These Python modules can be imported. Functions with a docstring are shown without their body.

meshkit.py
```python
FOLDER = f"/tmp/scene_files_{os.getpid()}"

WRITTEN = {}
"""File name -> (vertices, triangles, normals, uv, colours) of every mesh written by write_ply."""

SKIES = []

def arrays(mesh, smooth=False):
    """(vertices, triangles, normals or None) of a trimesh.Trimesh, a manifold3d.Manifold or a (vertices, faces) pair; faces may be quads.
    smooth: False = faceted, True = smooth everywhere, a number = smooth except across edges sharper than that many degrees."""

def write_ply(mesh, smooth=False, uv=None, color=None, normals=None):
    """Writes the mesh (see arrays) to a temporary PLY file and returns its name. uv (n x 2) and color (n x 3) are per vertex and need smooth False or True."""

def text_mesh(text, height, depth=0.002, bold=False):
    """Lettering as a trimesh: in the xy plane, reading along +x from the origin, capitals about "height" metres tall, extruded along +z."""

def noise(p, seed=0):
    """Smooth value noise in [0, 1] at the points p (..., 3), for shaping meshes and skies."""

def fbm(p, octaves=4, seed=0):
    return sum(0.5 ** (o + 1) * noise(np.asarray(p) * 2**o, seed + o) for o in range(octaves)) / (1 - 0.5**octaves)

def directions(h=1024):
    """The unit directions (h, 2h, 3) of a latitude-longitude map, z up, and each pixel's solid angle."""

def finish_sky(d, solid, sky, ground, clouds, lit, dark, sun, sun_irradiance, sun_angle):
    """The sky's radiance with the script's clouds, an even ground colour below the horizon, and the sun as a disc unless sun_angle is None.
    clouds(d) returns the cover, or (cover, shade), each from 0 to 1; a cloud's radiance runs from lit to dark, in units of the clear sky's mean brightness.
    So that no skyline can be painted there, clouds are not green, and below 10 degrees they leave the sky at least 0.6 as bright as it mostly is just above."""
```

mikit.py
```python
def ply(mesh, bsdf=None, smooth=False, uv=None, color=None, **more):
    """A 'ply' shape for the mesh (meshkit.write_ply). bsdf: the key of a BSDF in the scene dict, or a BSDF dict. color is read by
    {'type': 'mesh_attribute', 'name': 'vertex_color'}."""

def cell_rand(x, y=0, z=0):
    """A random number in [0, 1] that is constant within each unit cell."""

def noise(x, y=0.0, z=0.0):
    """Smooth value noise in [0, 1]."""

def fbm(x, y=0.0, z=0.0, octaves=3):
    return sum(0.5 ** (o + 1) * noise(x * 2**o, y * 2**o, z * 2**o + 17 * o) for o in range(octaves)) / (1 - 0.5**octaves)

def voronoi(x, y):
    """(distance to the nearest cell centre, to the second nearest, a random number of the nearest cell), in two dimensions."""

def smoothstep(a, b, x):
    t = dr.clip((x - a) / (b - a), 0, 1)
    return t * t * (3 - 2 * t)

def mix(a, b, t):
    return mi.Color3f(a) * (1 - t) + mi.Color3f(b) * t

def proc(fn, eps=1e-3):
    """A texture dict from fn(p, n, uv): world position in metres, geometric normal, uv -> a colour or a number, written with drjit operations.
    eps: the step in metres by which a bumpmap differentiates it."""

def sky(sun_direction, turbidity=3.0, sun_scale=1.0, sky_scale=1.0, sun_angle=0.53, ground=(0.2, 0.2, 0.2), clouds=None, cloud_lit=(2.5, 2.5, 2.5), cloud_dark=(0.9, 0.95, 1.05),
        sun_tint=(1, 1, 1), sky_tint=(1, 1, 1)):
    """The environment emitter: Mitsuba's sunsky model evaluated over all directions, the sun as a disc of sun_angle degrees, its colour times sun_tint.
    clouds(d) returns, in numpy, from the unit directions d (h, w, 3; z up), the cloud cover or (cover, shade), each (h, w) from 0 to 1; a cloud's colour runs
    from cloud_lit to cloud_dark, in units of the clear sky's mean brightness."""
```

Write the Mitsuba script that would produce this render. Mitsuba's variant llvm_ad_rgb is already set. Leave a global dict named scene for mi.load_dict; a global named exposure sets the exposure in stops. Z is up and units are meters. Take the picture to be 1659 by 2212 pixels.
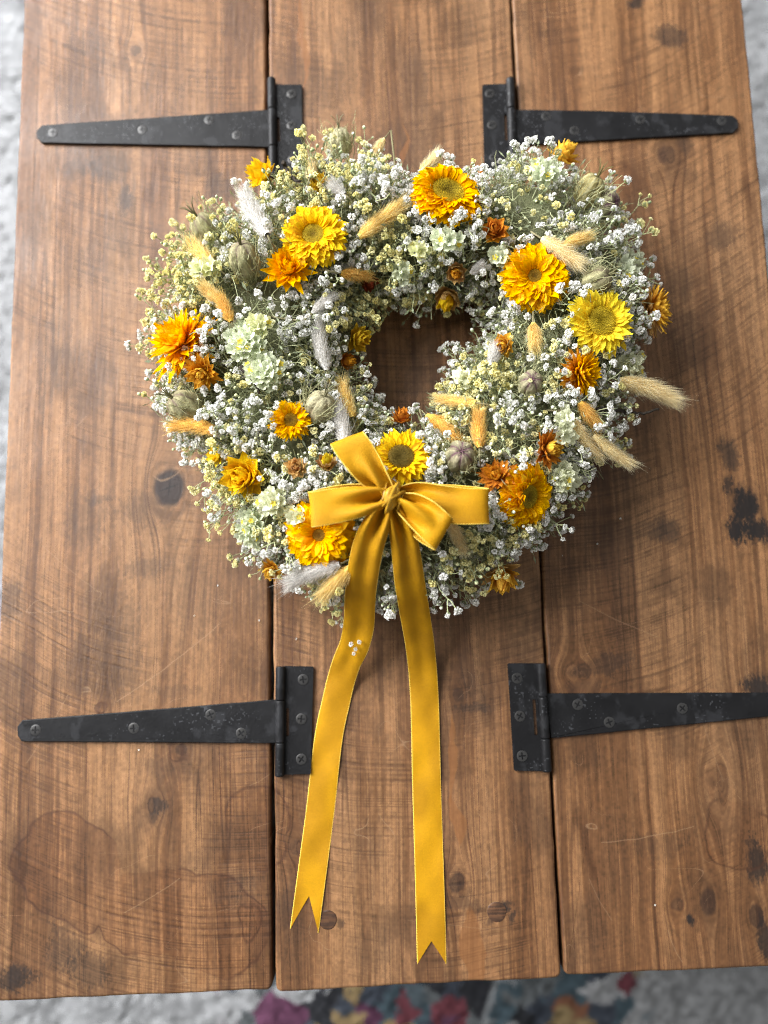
import math
import numpy as np
import drjit as dr
import mitsuba as mi
import trimesh
import manifold3d as m3
import shapely.geometry as sg
from scipy.interpolate import CubicSpline
import mikit
import meshkit
from mikit import proc, noise, fbm, smoothstep, mix, cell_rand

RNG = np.random.default_rng(11)
T = mi.ScalarTransform4f
scene = {'type': 'scene'}
labels = {}

# ------------------------------------------------------------------ camera
# the picture is measured in pixels of a 1659 x 2212 copy; px() gives the point of the place at height z seen there
FPX = 1659.0
TILT, YAW, HCAM = math.radians(7.5), math.radians(1.49), 0.548
GF = np.array([math.sin(YAW), math.cos(YAW), 0.0])           # 'up the picture' along the table
RT = np.array([math.cos(YAW), -math.sin(YAW), 0.0])
UPZ = np.array([0.0, 0.0, 1.0])
FW = GF * math.sin(TILT) - UPZ * math.cos(TILT)
UP = np.cross(RT, FW)
CAM = -GF * math.tan(TILT) * HCAM + UPZ * HCAM


def px(x, y, z=0.0):
    d = FW + RT * (x - 829.5) / FPX - UP * (y - 1106.0) / FPX
    return CAM + d * ((z - CAM[2]) / d[2])


def depth(p):
    return float(np.dot(np.asarray(p) - CAM, FW))


scene['camera'] = {
    'type': 'thinlens', 'fov': 2 * math.degrees(math.atan(829.5 / FPX)), 'fov_axis': 'x',
    'aperture_radius': 0.0050, 'focus_distance': 0.500, 'near_clip': 0.01, 'far_clip': 50.0,
    'to_world': T().look_at(origin=CAM.tolist(), target=(CAM + FW).tolist(), up=UP.tolist()),
}
exposure = 0.2

# ------------------------------------------------------------------ light: one big window to the upper left, a pale room around
WIN_L = 17.0
win_pos = [-1.38, 0.97, 1.14]
scene['window_pane'] = {
    'type': 'rectangle',
    'to_world': T().look_at(origin=win_pos, target=[0, 0.02, 0.03], up=[0, 0, 1]) @ T().scale([0.84, 0.80, 1]),
    'emitter': {'type': 'area', 'radiance': {'type': 'rgb', 'value': [WIN_L * 1.0, WIN_L * 1.0, WIN_L * 1.01]}},
    'bsdf': {'type': 'diffuse', 'reflectance': {'type': 'rgb', 'value': [0.1, 0.1, 0.1]}},
}
labels['window_pane'] = {'kind': 'structure'}
scene['room_light'] = {'type': 'constant', 'radiance': {'type': 'rgb', 'value': [0.32, 0.32, 0.315]}}

# ------------------------------------------------------------------ helpers
counter = {}


def newkey(name, parent=None):
    k = name if parent is None else parent + '__' + name
    n = counter.get(k, 0)
    counter[k] = n + 1
    return k if n == 0 else f'{k}_{n:03d}'


PALETTE, PAL_ID = [], {}


def encode(c):
    """Colours (n x 3) of one piece as uv: u picks two ends of a colour ramp and the place between them, v is the brightness."""
    c = np.asarray(c, float)
    v = c.max(1) + 1e-6
    ch = c / v[:, None]
    m = ch.mean(0)
    d = ch - m
    A = B = m
    t = np.zeros(len(c))
    if np.abs(d).max() > .02:
        w = np.linalg.svd(d[:: max(1, len(d) // 400)], full_matrices=False)[2][0]
        q = d @ w
        A, B = m + w * q.min(), m + w * q.max()
        t = (q - q.min()) / (q.max() - q.min() + 1e-9)
    kk = tuple(np.round(np.r_[A, B] * 40).astype(int))
    if kk not in PAL_ID:
        PAL_ID[kk] = len(PALETTE)
        PALETTE.append(np.array(kk) / 40)
    return np.stack([PAL_ID[kk] * 2 + .01 + .98 * t, v], 1)


def put(name, mesh, bsdf, parent=None, smooth=False, color=None, uv=None, label=None, kind=None, **more):
    k = newkey(name, parent)
    if color is not None:
        uv = encode(color)
    scene[k] = mikit.ply(mesh, bsdf, smooth=smooth, uv=uv, **more)
    lab = {}
    if label:
        lab['label'] = label
    if kind:
        lab['kind'] = kind
    if lab:
        labels[k] = lab
    return k


def thing(name, label, cat, kind=None):
    k = newkey(name)
    labels[k] = {'label': label, 'category': cat}
    return k


def unit(v):
    v = np.asarray(v, float)
    return v / (np.linalg.norm(v, axis=-1, keepdims=True) + 1e-12)


def frame(n, spin=0.0):
    n = unit(n)
    a = unit(np.cross(n, [0.0, 1.0, 0.0] if abs(n[1]) < 0.9 else [1.0, 0, 0]))
    b = np.cross(n, a)
    c, s = math.cos(spin), math.sin(spin)
    return np.stack([c * a + s * b, -s * a + c * b, n], 1)      # columns: local x, y, z


class MB:
    """Collects pieces (vertices, triangles, colours) of ONE mesh."""

    def __init__(self):
        self.v, self.f, self.c, self.n = [], [], [], 0

    def add(self, v, f, c=None):
        v = np.asarray(v, float)
        self.v.append(v)
        self.f.append(np.asarray(f, int) + self.n)
        if c is not None:
            self.c.append(c if np.ndim(c) == 2 and np.shape(c)[1] == 2 else encode(np.broadcast_to(np.asarray(c, float), v.shape)))
        self.n += len(v)

    def mesh(self):
        return np.vstack(self.v), np.vstack(self.f)

    def col(self):
        return np.vstack(self.c) if self.c else None


def tube(pts, r0, r1=None, sides=4, cap=True):
    p = np.asarray(pts, float)
    n = len(p)
    t = unit(np.gradient(p, axis=0))
    ref = np.array([0.31, 0.52, 0.79])
    a = unit(np.cross(t, ref))
    b = np.cross(t, a)
    r = np.linspace(r0, r0 if r1 is None else r1, n)[:, None, None]
    an = np.arange(sides) * 2 * math.pi / sides
    v = p[:, None] + r * (np.cos(an)[None, :, None] * a[:, None] + np.sin(an)[None, :, None] * b[:, None])
    v = v.reshape(-1, 3)
    i, j = np.meshgrid(np.arange(n - 1), np.arange(sides), indexing='ij')
    q = np.stack([i * sides + j, i * sides + (j + 1) % sides, (i + 1) * sides + (j + 1) % sides, (i + 1) * sides + j], -1).reshape(-1, 4)
    f = np.vstack([q[:, [0, 1, 2]], q[:, [0, 2, 3]]])
    if cap and sides >= 4:
        k = (n - 1) * sides
        f = np.vstack([f] + [[[0, s + 1, s]] for s in range(1, sides - 1)] + [[[k, k + s, k + s + 1]] for s in range(1, sides - 1)])
    return v, f


def grid_faces(r, c, wrap=False):
    i, j = np.meshgrid(np.arange(r - 1), np.arange(c if wrap else c - 1), indexing='ij')
    j2 = (j + 1) % c
    q = np.stack([i * c + j, i * c + j2, (i + 1) * c + j2, (i + 1) * c + j], -1).reshape(-1, 4)
    return np.vstack([q[:, [0, 1, 2]], q[:, [0, 2, 3]]])


def slab(poly, z0, z1, r, step=0.006, wob=0.0, seed=0, corner=0.0):
    """A plate with the given convex outline and rounded upper and lower edges."""
    g = sg.Polygon(poly)
    if corner:
        g = g.buffer(-corner).buffer(corner, quad_segs=6)
    g = sg.polygon.orient(g)
    L = g.exterior.length
    n = max(12, int(L / step))
    cs = np.array(g.exterior.coords)[:-1]
    dist = np.unique(np.concatenate([np.arange(n) * L / n, [g.exterior.project(sg.Point(c)) for c in cs]]).round(7))
    ring = np.array([g.exterior.interpolate(d).coords[0] for d in dist])
    tan = unit(np.roll(ring, -1, 0) - np.roll(ring, 1, 0))
    nor = np.stack([tan[:, 1], -tan[:, 0]], 1)
    if wob:
        ring = ring + nor * (meshkit.fbm(np.c_[ring * 60, np.full(len(ring), seed)], 4, seed) - 0.5)[:, None] * wob
    a = np.linspace(0, math.pi / 2, 5)
    lev = [(r * (1 - math.sin(x)), z0 + r * (1 - math.cos(x))) for x in a] + [(r * (1 - math.cos(x)), z1 - r * (1 - math.sin(x))) for x in a]
    v = np.vstack([np.c_[ring - nor * ins, np.full(len(ring), z)] for ins, z in lev])
    m = len(ring)
    f = grid_faces(len(lev), m, wrap=True)
    cen = ring.mean(0)
    v = np.vstack([v, [[*cen, z0], [*cen, z1]]])
    k = np.arange(m)
    k2 = (k + 1) % m
    top, bot = (len(lev) - 1) * m, 0
    f = np.vstack([f, np.c_[top + k, top + k2, np.full(m, len(v) - 1)], np.c_[bot + k2, bot + k, np.full(m, len(v) - 2)]])
    return v, f


def man(mf):
    m = mf.to_mesh()
    return np.array(m.vert_properties[:, :3]), np.array(m.tri_verts)


def rgb(*c):
    return {'type': 'rgb', 'value': list(c)}


PAL_TAB = []


def ramp_color(p, n, uv):
    """The colour that encode() wrote into the uv."""
    i = dr.floor(uv.x * .5)
    t = dr.clip(uv.x - 2 * i, 0, 1)
    if not PAL_TAB:
        PAL_TAB.append(mi.Float(np.array(PALETTE, np.float32).ravel()))
        dr.eval(PAL_TAB)
    k = mi.UInt32(dr.maximum(i, 0)) * 6
    g = lambda o: dr.gather(mi.Float, PAL_TAB[0], dr.minimum(k + o, 6 * len(PALETTE) - 1))
    return (mi.Color3f(g(0), g(1), g(2)) * (1 - t) + mi.Color3f(g(3), g(4), g(5)) * t) * uv.y


VC = proc(ramp_color)

# ------------------------------------------------------------------ materials: the wood
def P2(x, y):
    q = px(x, y) * 1000
    return float(q[0]), float(q[1])


# knots that bend the grain: pixel, radius in mm, darkness, stretch along the grain
KNOTS = [(366, 1053, 12.5, .98, 1.15), (293, 108, 5, .6, 1), (392, 1620, 4.5, .55, 1), (335, 1740, 6, .35, 1), (990, 1500, 4, .5, 1.3), (988, 1908, 6, .7, 1.2),
         (1249, 1453, 9, .35, .5), (1439, 335, 8, .5, 1), (1464, 1955, 5, .5, 1), (1529, 1948, 6, .65, 1.6), (1549, 1693, 9, .25, 1.5),
         (225, 1535, 5, .3, 1), (735, 250, 4, .3, 1), (1634, 1978, 5, .7, 1.6), (1150, 640, 6, .5, 1), (640, 1830, 5, .35, 1)]
# dark marks, soft or inky: pixel, half width and half height in pixels, strength
STAINS = [(170, 362, 45, 28, .5), (268, 430, 22, 34, .75), (240, 362, 50, 40, .5), (475, 395, 36, 34, .6), (430, 215, 60, 90, .3), (180, 90, 60, 30, .35), (330, 300, 80, 26, .25),
          (1440, 80, 40, 26, .75), (1375, 8, 22, 22, .9), (1470, 605, 40, 50, .4), (1640, 250, 14, 60, .3), (1560, 515, 50, 36, .6), (1482, 300, 22, 34, .55), (1400, 1150, 60, 26, .3),
          (1447, 1150, 36, 30, .7), (1606, 1095, 20, 60, 1), (1596, 1150, 28, 34, 1), (1640, 1150, 34, 36, 1), (1572, 1050, 14, 22, .9), (1570, 990, 26, 40, .8), (1640, 1480, 40, 30, .95), (1300, 1440, 90, 26, .55), (1260, 1490, 60, 24, .45),
          (1424, 1825, 60, 40, .4), (1330, 1850, 60, 120, .2), (1629, 1855, 28, 50, .9), (1506, 1996, 10, 16, .95), (1648, 2030, 16, 60, .9), (1440, 1560, 40, 90, .22),
          (30, 2120, 60, 30, .85), (140, 2055, 46, 60, .6), (190, 2090, 50, 40, .6), (120, 1960, 40, 40, .3), (345, 1745, 22, 22, .75), (330, 1770, 16, 12, .7), (360, 1650, 70, 30, .35),
          (160, 1440, 26, 90, .4), (255, 1390, 60, 140, .42), (320, 1230, 60, 30, .45), (305, 1100, 70, 50, .45), (180, 1120, 60, 70, .42), (215, 1070, 30, 16, .5), (20, 1300, 26, 46, .6), (430, 1290, 60, 100, .3),
          (1068, 1946, 20, 15, .95), (1095, 1972, 9, 22, .8), (1054, 1992, 14, 12, .7), (716, 1966, 16, 7, .8), (731, 1990, 6, 16, .6), (500, 1920, 60, 40, .45), (420, 1860, 60, 40, .3), (560, 2020, 30, 70, .3), (1020, 1450, 30, 60, .3), (1020, 1525, 44, 16, .6), (1000, 1940, 44, 20, .55), (780, 1830, 40, 60, .25), (625, 1960, 30, 60, .4),
          (800, 2050, 60, 60, .3), (930, 1400, 40, 60, .3), (1530, 1780, 90, 50, .25), (380, 1490, 60, 22, .3), (90, 480, 40, 80, .3), (230, 560, 90, 60, .3), (110, 760, 40, 120, .3), (760, 120, 40, 90, .3), (910, 160, 40, 120, .22)]
# water marks with a dark rim: pixel, half width, half height
WATERS = [(150, 1885, 112, 140), (330, 1955, 120, 84), (455, 1995, 92, 104)]
RINGS = [(1549, 1693, 30, 44), (1590, 1800, 80, 70), (535, 1985, 18, 30), (1330, 400, 60, 40), (560, 1790, 70, 90), (225, 1535, 14, 14), (392, 1622, 15, 15), (433, 2115, 13, 15)]
# pale resin streaks: pixel, half width, half height
RESIN = [(985, 1640, 12, 84), (990, 1770, 17, 46), (1022, 2075, 32, 110), (870, 330, 6, 60), (740, 420, 5, 60), (660, 90, 9, 120)]
SCRATCH = [((255, 1520), (480, 1350), 1), ((60, 1650), (150, 1500), .6), ((1300, 1825), (1500, 1790), .8), ((1500, 1500), (1560, 1690), .5), ((640, 1570), (680, 1540), .5), ((1380, 230), (1440, 290), .7), ((200, 260), (330, 300), .6),
           ((540, 1700), (590, 1670), .5), ((1270, 1900), (1320, 1990), .5), ((880, 1990), (1090, 2010), .35), ((1250, 1300), (1420, 1380), .6), ((90, 1180), (210, 1280), .5), ((100, 980), (190, 900), .6), ((1480, 880), (1560, 800), .6), ((270, 1975), (390, 1900), .7), ((1440, 2010), (1470, 2080), .7)]


def to_mm(lst, pair):
    out = []
    for s in lst:
        x, y = P2(s[0], s[1])
        sc = 1000 * depth(px(s[0], s[1])) / FPX
        out.append((x, y, *(q * sc for q in s[2:4]), *s[4:]) if pair else (x, y, *s[2:]))
    return out


KN, ST, RG, RS = to_mm(KNOTS, False), to_mm(STAINS, True), to_mm(RINGS, True), to_mm(RESIN, True)
WATER = to_mm(WATERS, True)
SC = [(*P2(*a), *P2(*b), w) for a, b, w in SCRATCH]


def grain_coord(X, Y):
    g = X + 5.0 * (noise(X * .012, Y * .006, 3.0) - .5) + 1.6 * (noise(X * .05, Y * .02, 9.0) - .5)
    for kx, ky, r, dk, st in KN:
        dx, dy = X - kx, (Y - ky) / (1.7 * st)
        d = dr.sqrt(dx * dx + dy * dy) + 1.0
        g = g - dx / d * (r * 1.3) * dr.exp(-dr.square(d / (r * 2.6)))
    return g


def board_seed(X):
    return dr.select(X < -81.0, 0.0, dr.select(X < 110.5, 37.0, 71.0))


def saw(X, Y, b):
    """Fine curved marks that the sawmill's blade left across the boards."""
    xc = dr.select(X < -81.0, -105.0, dr.select(X < 110.5, 20.0, 105.0))
    dX = (X - xc) + 10 * (noise(X * .02, Y * .012, b + 5) - .5)
    q = Y - (300.0 - dr.sqrt(dr.maximum(300.0 * 300.0 - dX * dX, 0.0))) + 3.0 * (noise(X * .03, Y * .02, b + 44) - .5)
    line = smoothstep(.50, .76, noise(q * .55, X * .006, b + 2)) * .38 + smoothstep(.50, .80, noise(q * 1.15, X * .012, b + 12)) * .62
    patch = smoothstep(.34, .56, fbm(X * .016, Y * .010, b + 8, 3)) * (.55 + .45 * smoothstep(.3, .6, noise(X * .25, Y * .12, b)))
    return line * patch


def wood_parts(p):
    X, Y = p.x * 1000, p.y * 1000
    b = board_seed(X)
    g = grain_coord(X, Y)
    broad = fbm(g * .06, Y * .0035, b, 3)
    mid = fbm(g * .33, Y * .008, b + 4, 2)
    fine = fbm(g * 1.5, Y * .035, b + 6, 2)
    ridge = dr.abs(noise(g * .16 + 20, Y * .0022, b + 1) - .5)
    late = 1 - smoothstep(0.0, .045, ridge)
    ridge2 = dr.abs(noise(g * .36 + 50, Y * .004, b + 3) - .5)
    late2 = 1 - smoothstep(0.0, .05, ridge2)
    return X, Y, b, g, broad, mid, fine, dr.maximum(late, late2 * .6)


def wood_color(p, n, uv):
    X, Y, b, g, broad, mid, fine, late = wood_parts(p)
    v = .50 * broad + .30 * mid + .20 * fine
    warm = fbm(X * .012, Y * .006, b + 15, 2)
    light = mix((.42, .212, .096), (.405, .228, .118), warm)
    midc = mix((.235, .106, .043), (.225, .113, .054), warm)
    c = mix(midc, light, smoothstep(.36, .66, v))
    c = mix(c, (.135, .06, .025), smoothstep(.48, .30, v) * .4)
    c = mix(c, (.075, .028, .011), late * (.2 + .65 * noise(X * .03, Y * .012, 4)))
    blot = fbm(X * .03, Y * .018, b + 21, 4)
    c = mix(c, (.085, .042, .022), smoothstep(.54, .74, blot) * .5)
    spk = fbm(X * .45, Y * .35, 2.5, 2)
    str_ = .5 * noise(g * 1.1, Y * .05, 8) + .5 * noise(g * .45, Y * .012, 18)
    c = c * (1 + .75 * (spk - .5)) * (1 + .55 * (str_ - .5))
    c = mix(c, (.062, .026, .012), saw(X, Y, b) * .58)
    wx = X + 16 * (fbm(X * .045, Y * .045, 3, 3) - .5)
    wy = Y + 16 * (fbm(X * .045, Y * .045, 13, 3) - .5)
    for kx, ky, rx, ry in RS:
        dx, dy = dr.abs(wx - kx - 0.0) / rx, dr.abs(wy - ky) / ry
        c = mix(c, (.33, .135, .045), smoothstep(1.12, .98, dx + dy * .9) * .6)
    grit = fbm(X * .9, Y * .5, 7, 2)
    for kx, ky, rx, ry, s in ST:
        d = dr.sqrt(dr.square((wx - kx) / rx) + dr.square((wy - ky) / ry))
        a = smoothstep(1.2, .45, d + .7 * (grit - .5)) * s
        c = mix(c, (.022, .019, .020), a * (.55 + .42 * s))
    for kx, ky, r, dk, st in KN:
        d = dr.sqrt(dr.square(X - kx) + dr.square((Y - ky) / st)) / r
        d = d + .35 * (noise(X * .2, Y * .2, kx) - .5)
        c = mix(c, (.030, .017, .015), smoothstep(1.15, .7, d) * dk)
        c = mix(c, (.09, .04, .018), dr.exp(-dr.square((d - 1.35) / .22)) * .4 * dk)
    sx, sy = X + 34 * (fbm(X * .022, Y * .022, 41, 4) - .5), Y + 34 * (fbm(X * .022, Y * .022, 57, 4) - .5)
    dm = mi.Float(9.0)
    for kx, ky, rx, ry in WATER:
        dm = dr.minimum(dm, (dr.sqrt(dr.square((sx - kx) / rx) + dr.square((sy - ky) / ry)) - 1) * .5 * (rx + ry))
    c = mix(c, c * mi.Color3f(.84, .76, .72), smoothstep(.6, -.6, dm) * .75)
    c = mix(c, (.075, .028, .016), dr.exp(-dr.square(dm / .9)) * .6 * smoothstep(.25, .5, noise(X * .025, Y * .025, 3)))
    for kx, ky, rx, ry in RG:
        d = dr.sqrt(dr.square((wx - kx) / rx) + dr.square((wy - ky) / ry))
        rim = dr.exp(-dr.square((d - 1) * (rx + ry) * .5 / 1.0))
        edge = smoothstep(1.0, .75, d)
        c = mix(c, (.085, .033, .017), rim * .62 * smoothstep(.3, .5, noise(X * .03, Y * .03, kx)))
        c = mix(c, c * mi.Color3f(.86, .80, .76), smoothstep(1.0, .97, d) * .6)
    for ax, ay, bx, by, w in SC:
        ex, ey = bx - ax, by - ay
        L = math.hypot(ex, ey)
        t = ((X - ax) * ex + (Y - ay) * ey) / (L * L)
        o = ((X - ax) * ey - (Y - ay) * ex) / L + 7 * (t - .5) * (t - .5) * w + .9 * (noise(X * .12, Y * .12, 1) - .5)
        c = mix(c, (.48, .32, .2), dr.exp(-dr.square(o / .32)) * dr.select((t > 0) & (t < 1), 1.0, 0.0) * .55 * w)
    # many small random nicks and curls, pale
    nk = dr.abs(noise(X * .06 + 2.5 * noise(X * .04, Y * .04, 77), Y * .05, 55) - .5)
    gate = smoothstep(.63, .75, noise(X * .035, Y * .05, 91))
    c = mix(c, (.45, .29, .18), (1 - smoothstep(0.0, .006, nk)) * gate * .5)
    # worn pale rim along the board edges
    # the star crack in the big knot
    kx, ky, kr = KN[0][0], KN[0][1], KN[0][2]
    ux, uy = X - kx, Y - ky - .35 * (X - kx)
    crack = dr.minimum(dr.abs(uy) / (.9 - .08 * dr.abs(ux) + .01), dr.abs(ux - .12 * uy) / (.8 - .08 * dr.abs(uy) + .01))
    c = mix(c, (.008, .006, .006), smoothstep(1.0, .4, crack) * smoothstep(9.0, 6.0, dr.maximum(dr.abs(ux), dr.abs(uy))))
    return dr.clip(c * mi.Color3f(.585, .565, .515), 0.0, 1.0)


def wood_height(p, n, uv):
    X, Y, b, g, broad, mid, fine, late = wood_parts(p)
    h = .25 * fine + .10 * mid - .10 * late - .40 * saw(X, Y, b) + .35 * fbm(X * .45, Y * .2, 3, 2)
    h = h + .25 * fbm(X * .02, Y * .008, b, 2)
    return h


def wood_rough(p, n, uv):
    X, Y = p.x * 1000, p.y * 1000
    return .36 + .22 * fbm(X * .03, Y * .02, 8, 3) + .1 * noise(X * .5, Y * .15, 2)


scene['wood_base'] = {'type': 'principled', 'base_color': proc(wood_color), 'roughness': proc(wood_rough), 'specular': 0.38}
scene['wood'] = {'type': 'bumpmap', 'arbitrary': proc(wood_height, eps=3e-4), 'scale': 0.00035, 'bsdf': {'type': 'ref', 'id': 'wood_base'}}


def plug_color(p, n, uv):
    X, Y = p.x * 1000, p.y * 1000
    l = noise(X * .05, Y * .9, 4)
    return mix((.055, .027, .015), (.115, .054, .025), smoothstep(.25, .75, l)) * (.6 + .8 * fbm(X * .3, Y * .3, 5, 2))


scene['plug_wood'] = {'type': 'principled', 'base_color': proc(plug_color), 'roughness': 0.5, 'specular': 0.4}


def iron_color(p, n, uv):
    X, Y = p.x * 1000, p.y * 1000
    c = mix((.006, .006, .0066), (.013, .013, .014), fbm(X * .08, Y * .08, 1, 3))
    sp = smoothstep(.80, .88, noise(X * .75, Y * .75, 6)) * smoothstep(.45, .6, noise(X * .05, Y * .05, 5))
    dust = smoothstep(.56, .74, fbm(X * .12, Y * .10, 22, 4))
    c = mix(c, (.08, .083, .09), sp * .45)
    return mix(c, (.045, .046, .05), dust * .3)


def iron_h(p, n, uv):
    X, Y = p.x * 1000, p.y * 1000
    return fbm(X * .6, Y * .6, 3, 3) + 1.5 * fbm(X * .1, Y * .1, 30, 2)


scene['iron_base'] = {'type': 'principled', 'base_color': proc(iron_color), 'roughness': 0.46, 'specular': 0.2}
scene['iron'] = {'type': 'bumpmap', 'arbitrary': proc(iron_h, eps=3e-4), 'scale': 0.00012, 'bsdf': {'type': 'ref', 'id': 'iron_base'}}
scene['screw_iron'] = {'type': 'principled', 'base_color': rgb(.050, .049, .048), 'roughness': 0.38, 'metallic': 0.5, 'specular': .4}

scene['papery'] = {'type': 'principledthin', 'base_color': VC, 'roughness': 0.42, 'diff_trans': 0.55, 'spec_trans': 0.0, 'eta': 1.45}
scene['floret_white'] = {'type': 'principledthin', 'base_color': VC, 'roughness': 0.7, 'diff_trans': 0.55, 'eta': 1.3}
scene['matte'] = {'type': 'twosided', 'bsdf': {'type': 'principled', 'base_color': VC, 'roughness': 0.8, 'specular': 0.1}}
scene['fur'] = {'type': 'principledthin', 'base_color': VC, 'roughness': 0.6, 'diff_trans': 1.0, 'eta': 1.3}


def velvet_color(p, n, uv):
    X, Y, Z = p.x * 1000, p.y * 1000, p.z * 1000
    nap = fbm(X * .055, Y * .035, Z * .05, 2)
    fine = noise(X * 2.2, Y * 2.2, Z * 2.2)
    return mix((.36, .172, .0006), (.47, .232, .0009), smoothstep(.32, .68, nap)) * (.90 + .2 * fine)


scene['velvet_base'] = {'type': 'principled', 'base_color': proc(velvet_color), 'roughness': 0.72, 'specular': 0.25, 'sheen': 0.32, 'sheen_tint': 1.0}
scene['velvet'] = {'type': 'twosided', 'bsdf': {'type': 'ref', 'id': 'velvet_base'}}
scene['selvage'] = {'type': 'principled', 'base_color': rgb(.72, .50, .08), 'roughness': 0.5, 'specular': .4}
scene['satin_knot'] = {'type': 'twosided', 'bsdf': {'type': 'principled', 'base_color': rgb(.37, .205, .012), 'roughness': 0.5, 'specular': 0.4, 'sheen': .4}}


def rug_color(p, n, uv):
    X, Y = p.x * 1000, p.y * 1000
    wx = X + 40 * (fbm(X * .04, Y * .04, 3, 3) - .5) + 7 * (noise(X * .2, Y * .2, 1) - .5)
    wy = Y + 40 * (fbm(X * .04, Y * .04, 8, 3) - .5) + 7 * (noise(X * .2, Y * .2, 7) - .5)
    _, _, r = mikit.voronoi(wx / 27.0, wy / 27.0)
    r2 = dr.abs(r * 7.3 - dr.floor(r * 7.3))
    c = mi.Color3f(.045, .06, .09)
    for lo, col in ((.12, (.20, .03, .05)), (.24, (.30, .10, .03)), (.32, (.34, .22, .06)), (.42, (.05, .10, .13)), (.58, (.13, .15, .16)), (.72, (.02, .022, .03)), (.90, (.14, .03, .09))):
        c = dr.select(r > lo, mi.Color3f(*col), c)
    g = .19 + .10 * fbm(X * .05, Y * .05, 2, 3)
    grey = mi.Color3f(g * .98, g * 1.0, g * 1.02)
    edge = 70 * (fbm(X * .01, Y * .012, 17, 2) - .5)
    m = smoothstep(-225, -195, X + edge) * smoothstep(310, 280, X + edge) * smoothstep(-420, -440, Y) * smoothstep(.17, .24, r2)
    return mix(grey, mix(c, mi.Color3f(mi.luminance(c)), .25) * .6 + .012, m) * (.65 + .7 * noise(X * .16, Y * .16, 1))


scene['rug_wool'] = {'type': 'twosided', 'bsdf': {'type': 'principled', 'base_color': proc(rug_color), 'roughness': 0.95, 'specular': 0.1}}
scene['floor_wood'] = {'type': 'principled', 'base_color': rgb(.24, .19, .15), 'roughness': 0.6}

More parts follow.
